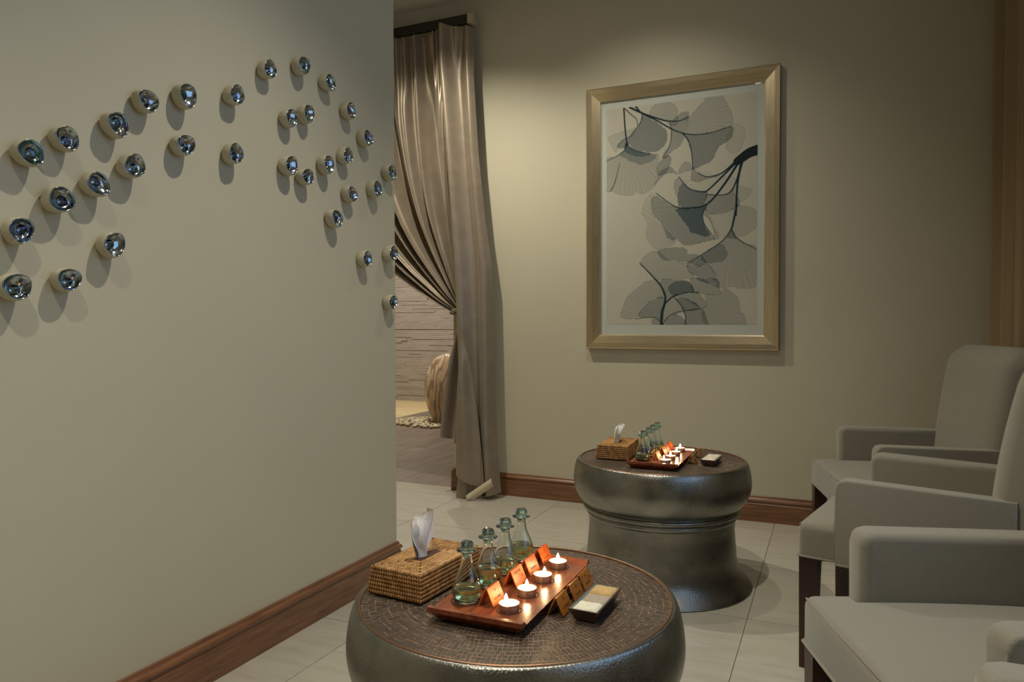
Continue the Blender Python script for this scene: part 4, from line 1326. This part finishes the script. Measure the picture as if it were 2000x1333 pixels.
    P.append(('seat_piping', MB().tube([(-AO, 0.50, wz), (-AO, 0.01, wz), (-0.264, -0.004, wz), (-0.264, -0.100, wz), (-0.252, -0.114, wz), (0.252, -0.114, wz), (0.264, -0.100, wz), (0.264, -0.004, wz), (AO, 0.01, wz), (AO, 0.50, wz)], 0.0035, 6).mesh('seat_piping', MT['piping'], 180)))
    P.append(('seat_piping', MB().tube([(-0.254, -0.106, ST - 0.007), (0.254, -0.106, ST - 0.007)], 0.0022, 6).mesh('seat_piping', MT['piping'], 180)))
    P.append(('seat_base', MB().box(-AI + 0.01, AI - 0.01, -0.09, 0.50, SB - 0.006, SB + 0.004).mesh('seat_base', MT['piping'])))
    for sx in (-1, 1):
        for (y0, y1, yb0, yb1) in ((-0.108, -0.054, -0.106, -0.064), (0.450, 0.500, 0.485, 0.525)):
            xo, xi = sx * 0.258, sx * 0.204
            xo2, xi2 = sx * 0.256, sx * 0.214
            mb = MB()
            mb.v = [(xo2, yb0, 0), (xi2, yb0, 0), (xi2, yb1, 0), (xo2, yb1, 0), (xo, y0, SB), (xi, y0, SB), (xi, y1, SB), (xo, y1, SB)]
            mb.f = [(3, 2, 1, 0), (4, 5, 6, 7), (0, 1, 5, 4), (1, 2, 6, 5), (2, 3, 7, 6), (3, 0, 4, 7)]; mb.m = [0] * 6
            P.append(('leg', mb.mesh('leg', MT['leg'], fix=True)))
    return P


CHP = chair_parts()


def chair(label, corner, which, turn):
    """corner: world xy of an arm's front top corner, which = local x of that corner; turn: facing angle (deg) from -x towards -y"""
    a = R(turn)
    # local -y (forward) maps to (-cos a, -sin a)
    rz = math.atan2(-math.cos(a), math.sin(a)) + math.pi  # rotation taking local (0,-1) there
    f = Vector((-math.cos(a), -math.sin(a)))
    rz = math.atan2(f.x, -f.y)
    ex = Vector((math.cos(rz), math.sin(rz)))
    o = Vector(corner) - ex * which
    t = thing('armchair', label, 'armchair', (o.x, o.y, 0), rz, 'grey upholstered armchairs')
    last = {}
    for n, me in CHP:
        last[n] = link(n, me, last.get({'arm_piping': 'arm', 'seat_piping': 'seat'}.get(n), t))
    return t


# local +x for a chair facing -x points to ... +y (away from the camera)
chair('grey upholstered armchair in the far corner beside the brown drape', (0.017, 3.55), -AO, 13.2)
chair('grey upholstered armchair second from the back wall, turned slightly away', (0.008, 2.306), AO, -12.8)
chair('grey upholstered armchair with the large seat showing in the right foreground', (0.037, 1.80), -AO, 20.3)
chair('grey upholstered armchair closest to camera, only one arm corner visible', (0.181, 1.157), -AO, 2.0)

# ------------------------------------------------------------------ standing stone and pebbles in the passage
M = Mat('banded_onyx', srgb(190, 150, 110), 0.22)
vv = M.coords((1.6, 1.6, 0.55))
wv = M.node('ShaderNodeTexWave'); wv.inputs['Scale'].default_value = 1.6; wv.inputs['Distortion'].default_value = 20.0; wv.inputs['Detail'].default_value = 5.0; wv.inputs['Detail Scale'].default_value = 1.6
M.l(vv, wv.inputs['Vector'])
M.col(M.ramp(wv.outputs['Fac'], [(0.05, srgb(150, 120, 98)), (0.3, srgb(176, 154, 130)), (0.6, srgb(198, 180, 156)), (0.92, srgb(202, 172, 138))]))
M.bump(M.noise(M.coords(), 24, 4), 0.25, 0.01)
st_p = pix(868, 828, 2, 0.0)
SO = thing('standing_stone', 'upright banded onyx boulder among pebbles beyond the doorway', 'boulder', (st_p.x, st_p.y, 0))
bm = bmesh.new(); bmesh.ops.create_icosphere(bm, subdivisions=5, radius=1.0)
for v in bm.verts:
    z = v.co.z
    t = (z + 1) / 2
    rr = 1.0 - 0.22 * (1 - t) ** 2 - 0.25 * max(0, t - 0.6) ** 1.2
    nz = 0.05 * math.sin(5 * v.co.x + 3 * z) + 0.04 * math.sin(7 * v.co.y - 4 * z + 1)
    v.co = Vector((v.co.x * 0.25 * (rr + nz) + 0.05 * t, v.co.y * 0.19 * (rr + nz), 0.365 + z * 0.40 + 0.02 * math.sin(6 * v.co.x)))
    if v.co.z < 0.0: v.co.z = 0.0
    if v.co.z > 0.735: v.co.z = 0.735 + (v.co.z - 0.735) * 0.35
me = bpy.data.meshes.new('stone_body'); bm.to_mesh(me); bm.free(); me.materials.append(M.m)
me.polygons.foreach_set('use_smooth', [True] * len(me.polygons))
link('stone_body', me, SO)
mpb = [plain('pebble_%d' % k, srgb(*c), 0.55) for k, c in enumerate([(190, 172, 132), (176, 158, 120), (204, 190, 158), (158, 146, 120), (196, 190, 176)])]
PEB = []
for k in range(8):
    g = random.Random(300 + k); bm = bmesh.new(); bmesh.ops.create_icosphere(bm, subdivisions=2, radius=1)
    sx, sy, sz = 0.029 * g.uniform(0.75, 1.25), 0.022 * g.uniform(0.8, 1.2), 0.015 * g.uniform(0.8, 1.3)
    for v in bm.verts:
        w = 1 + 0.10 * math.sin(3 * v.co.x + k) + 0.08 * math.sin(4 * v.co.y + 2 * k)
        v.co = Vector((v.co.x * sx * w, v.co.y * sy * w, v.co.z * sz * w))
    me = bpy.data.meshes.new('pebble'); bm.to_mesh(me); bm.free(); me.materials.append(mpb[k % 5])
    me.polygons.foreach_set('use_smooth', [True] * len(me.polygons)); PEB.append(me)
g = random.Random(9); placed = []; tries = 0
while len(placed) < 230 and tries < 9000:
    tries += 1
    a = g.uniform(0, 6.283); rr = math.sqrt(g.random())
    x = st_p.x - 0.06 + 0.52 * rr * math.cos(a); y = st_p.y - 0.02 + 0.36 * rr * math.sin(a)
    if ((x - st_p.x) / 0.20) ** 2 + ((y - st_p.y) / 0.16) ** 2 < 1.0: continue
    lay = 0 if len(placed) < 190 else 1
    if any(abs(x - q[0]) < 0.050 and abs(y - q[1]) < 0.038 and q[2] == lay for q in placed): continue
    placed.append((x, y, lay))
    o = link('pebble', PEB[g.randrange(8)], None, (x, y, 0.014 + 0.024 * lay), (g.uniform(-0.2, 0.2), g.uniform(-0.2, 0.2), g.uniform(0, 6.28)))
    tag(o, 'smooth cream pebble in the bed around the standing stone', 'pebble', 'pebbles around the standing stone')
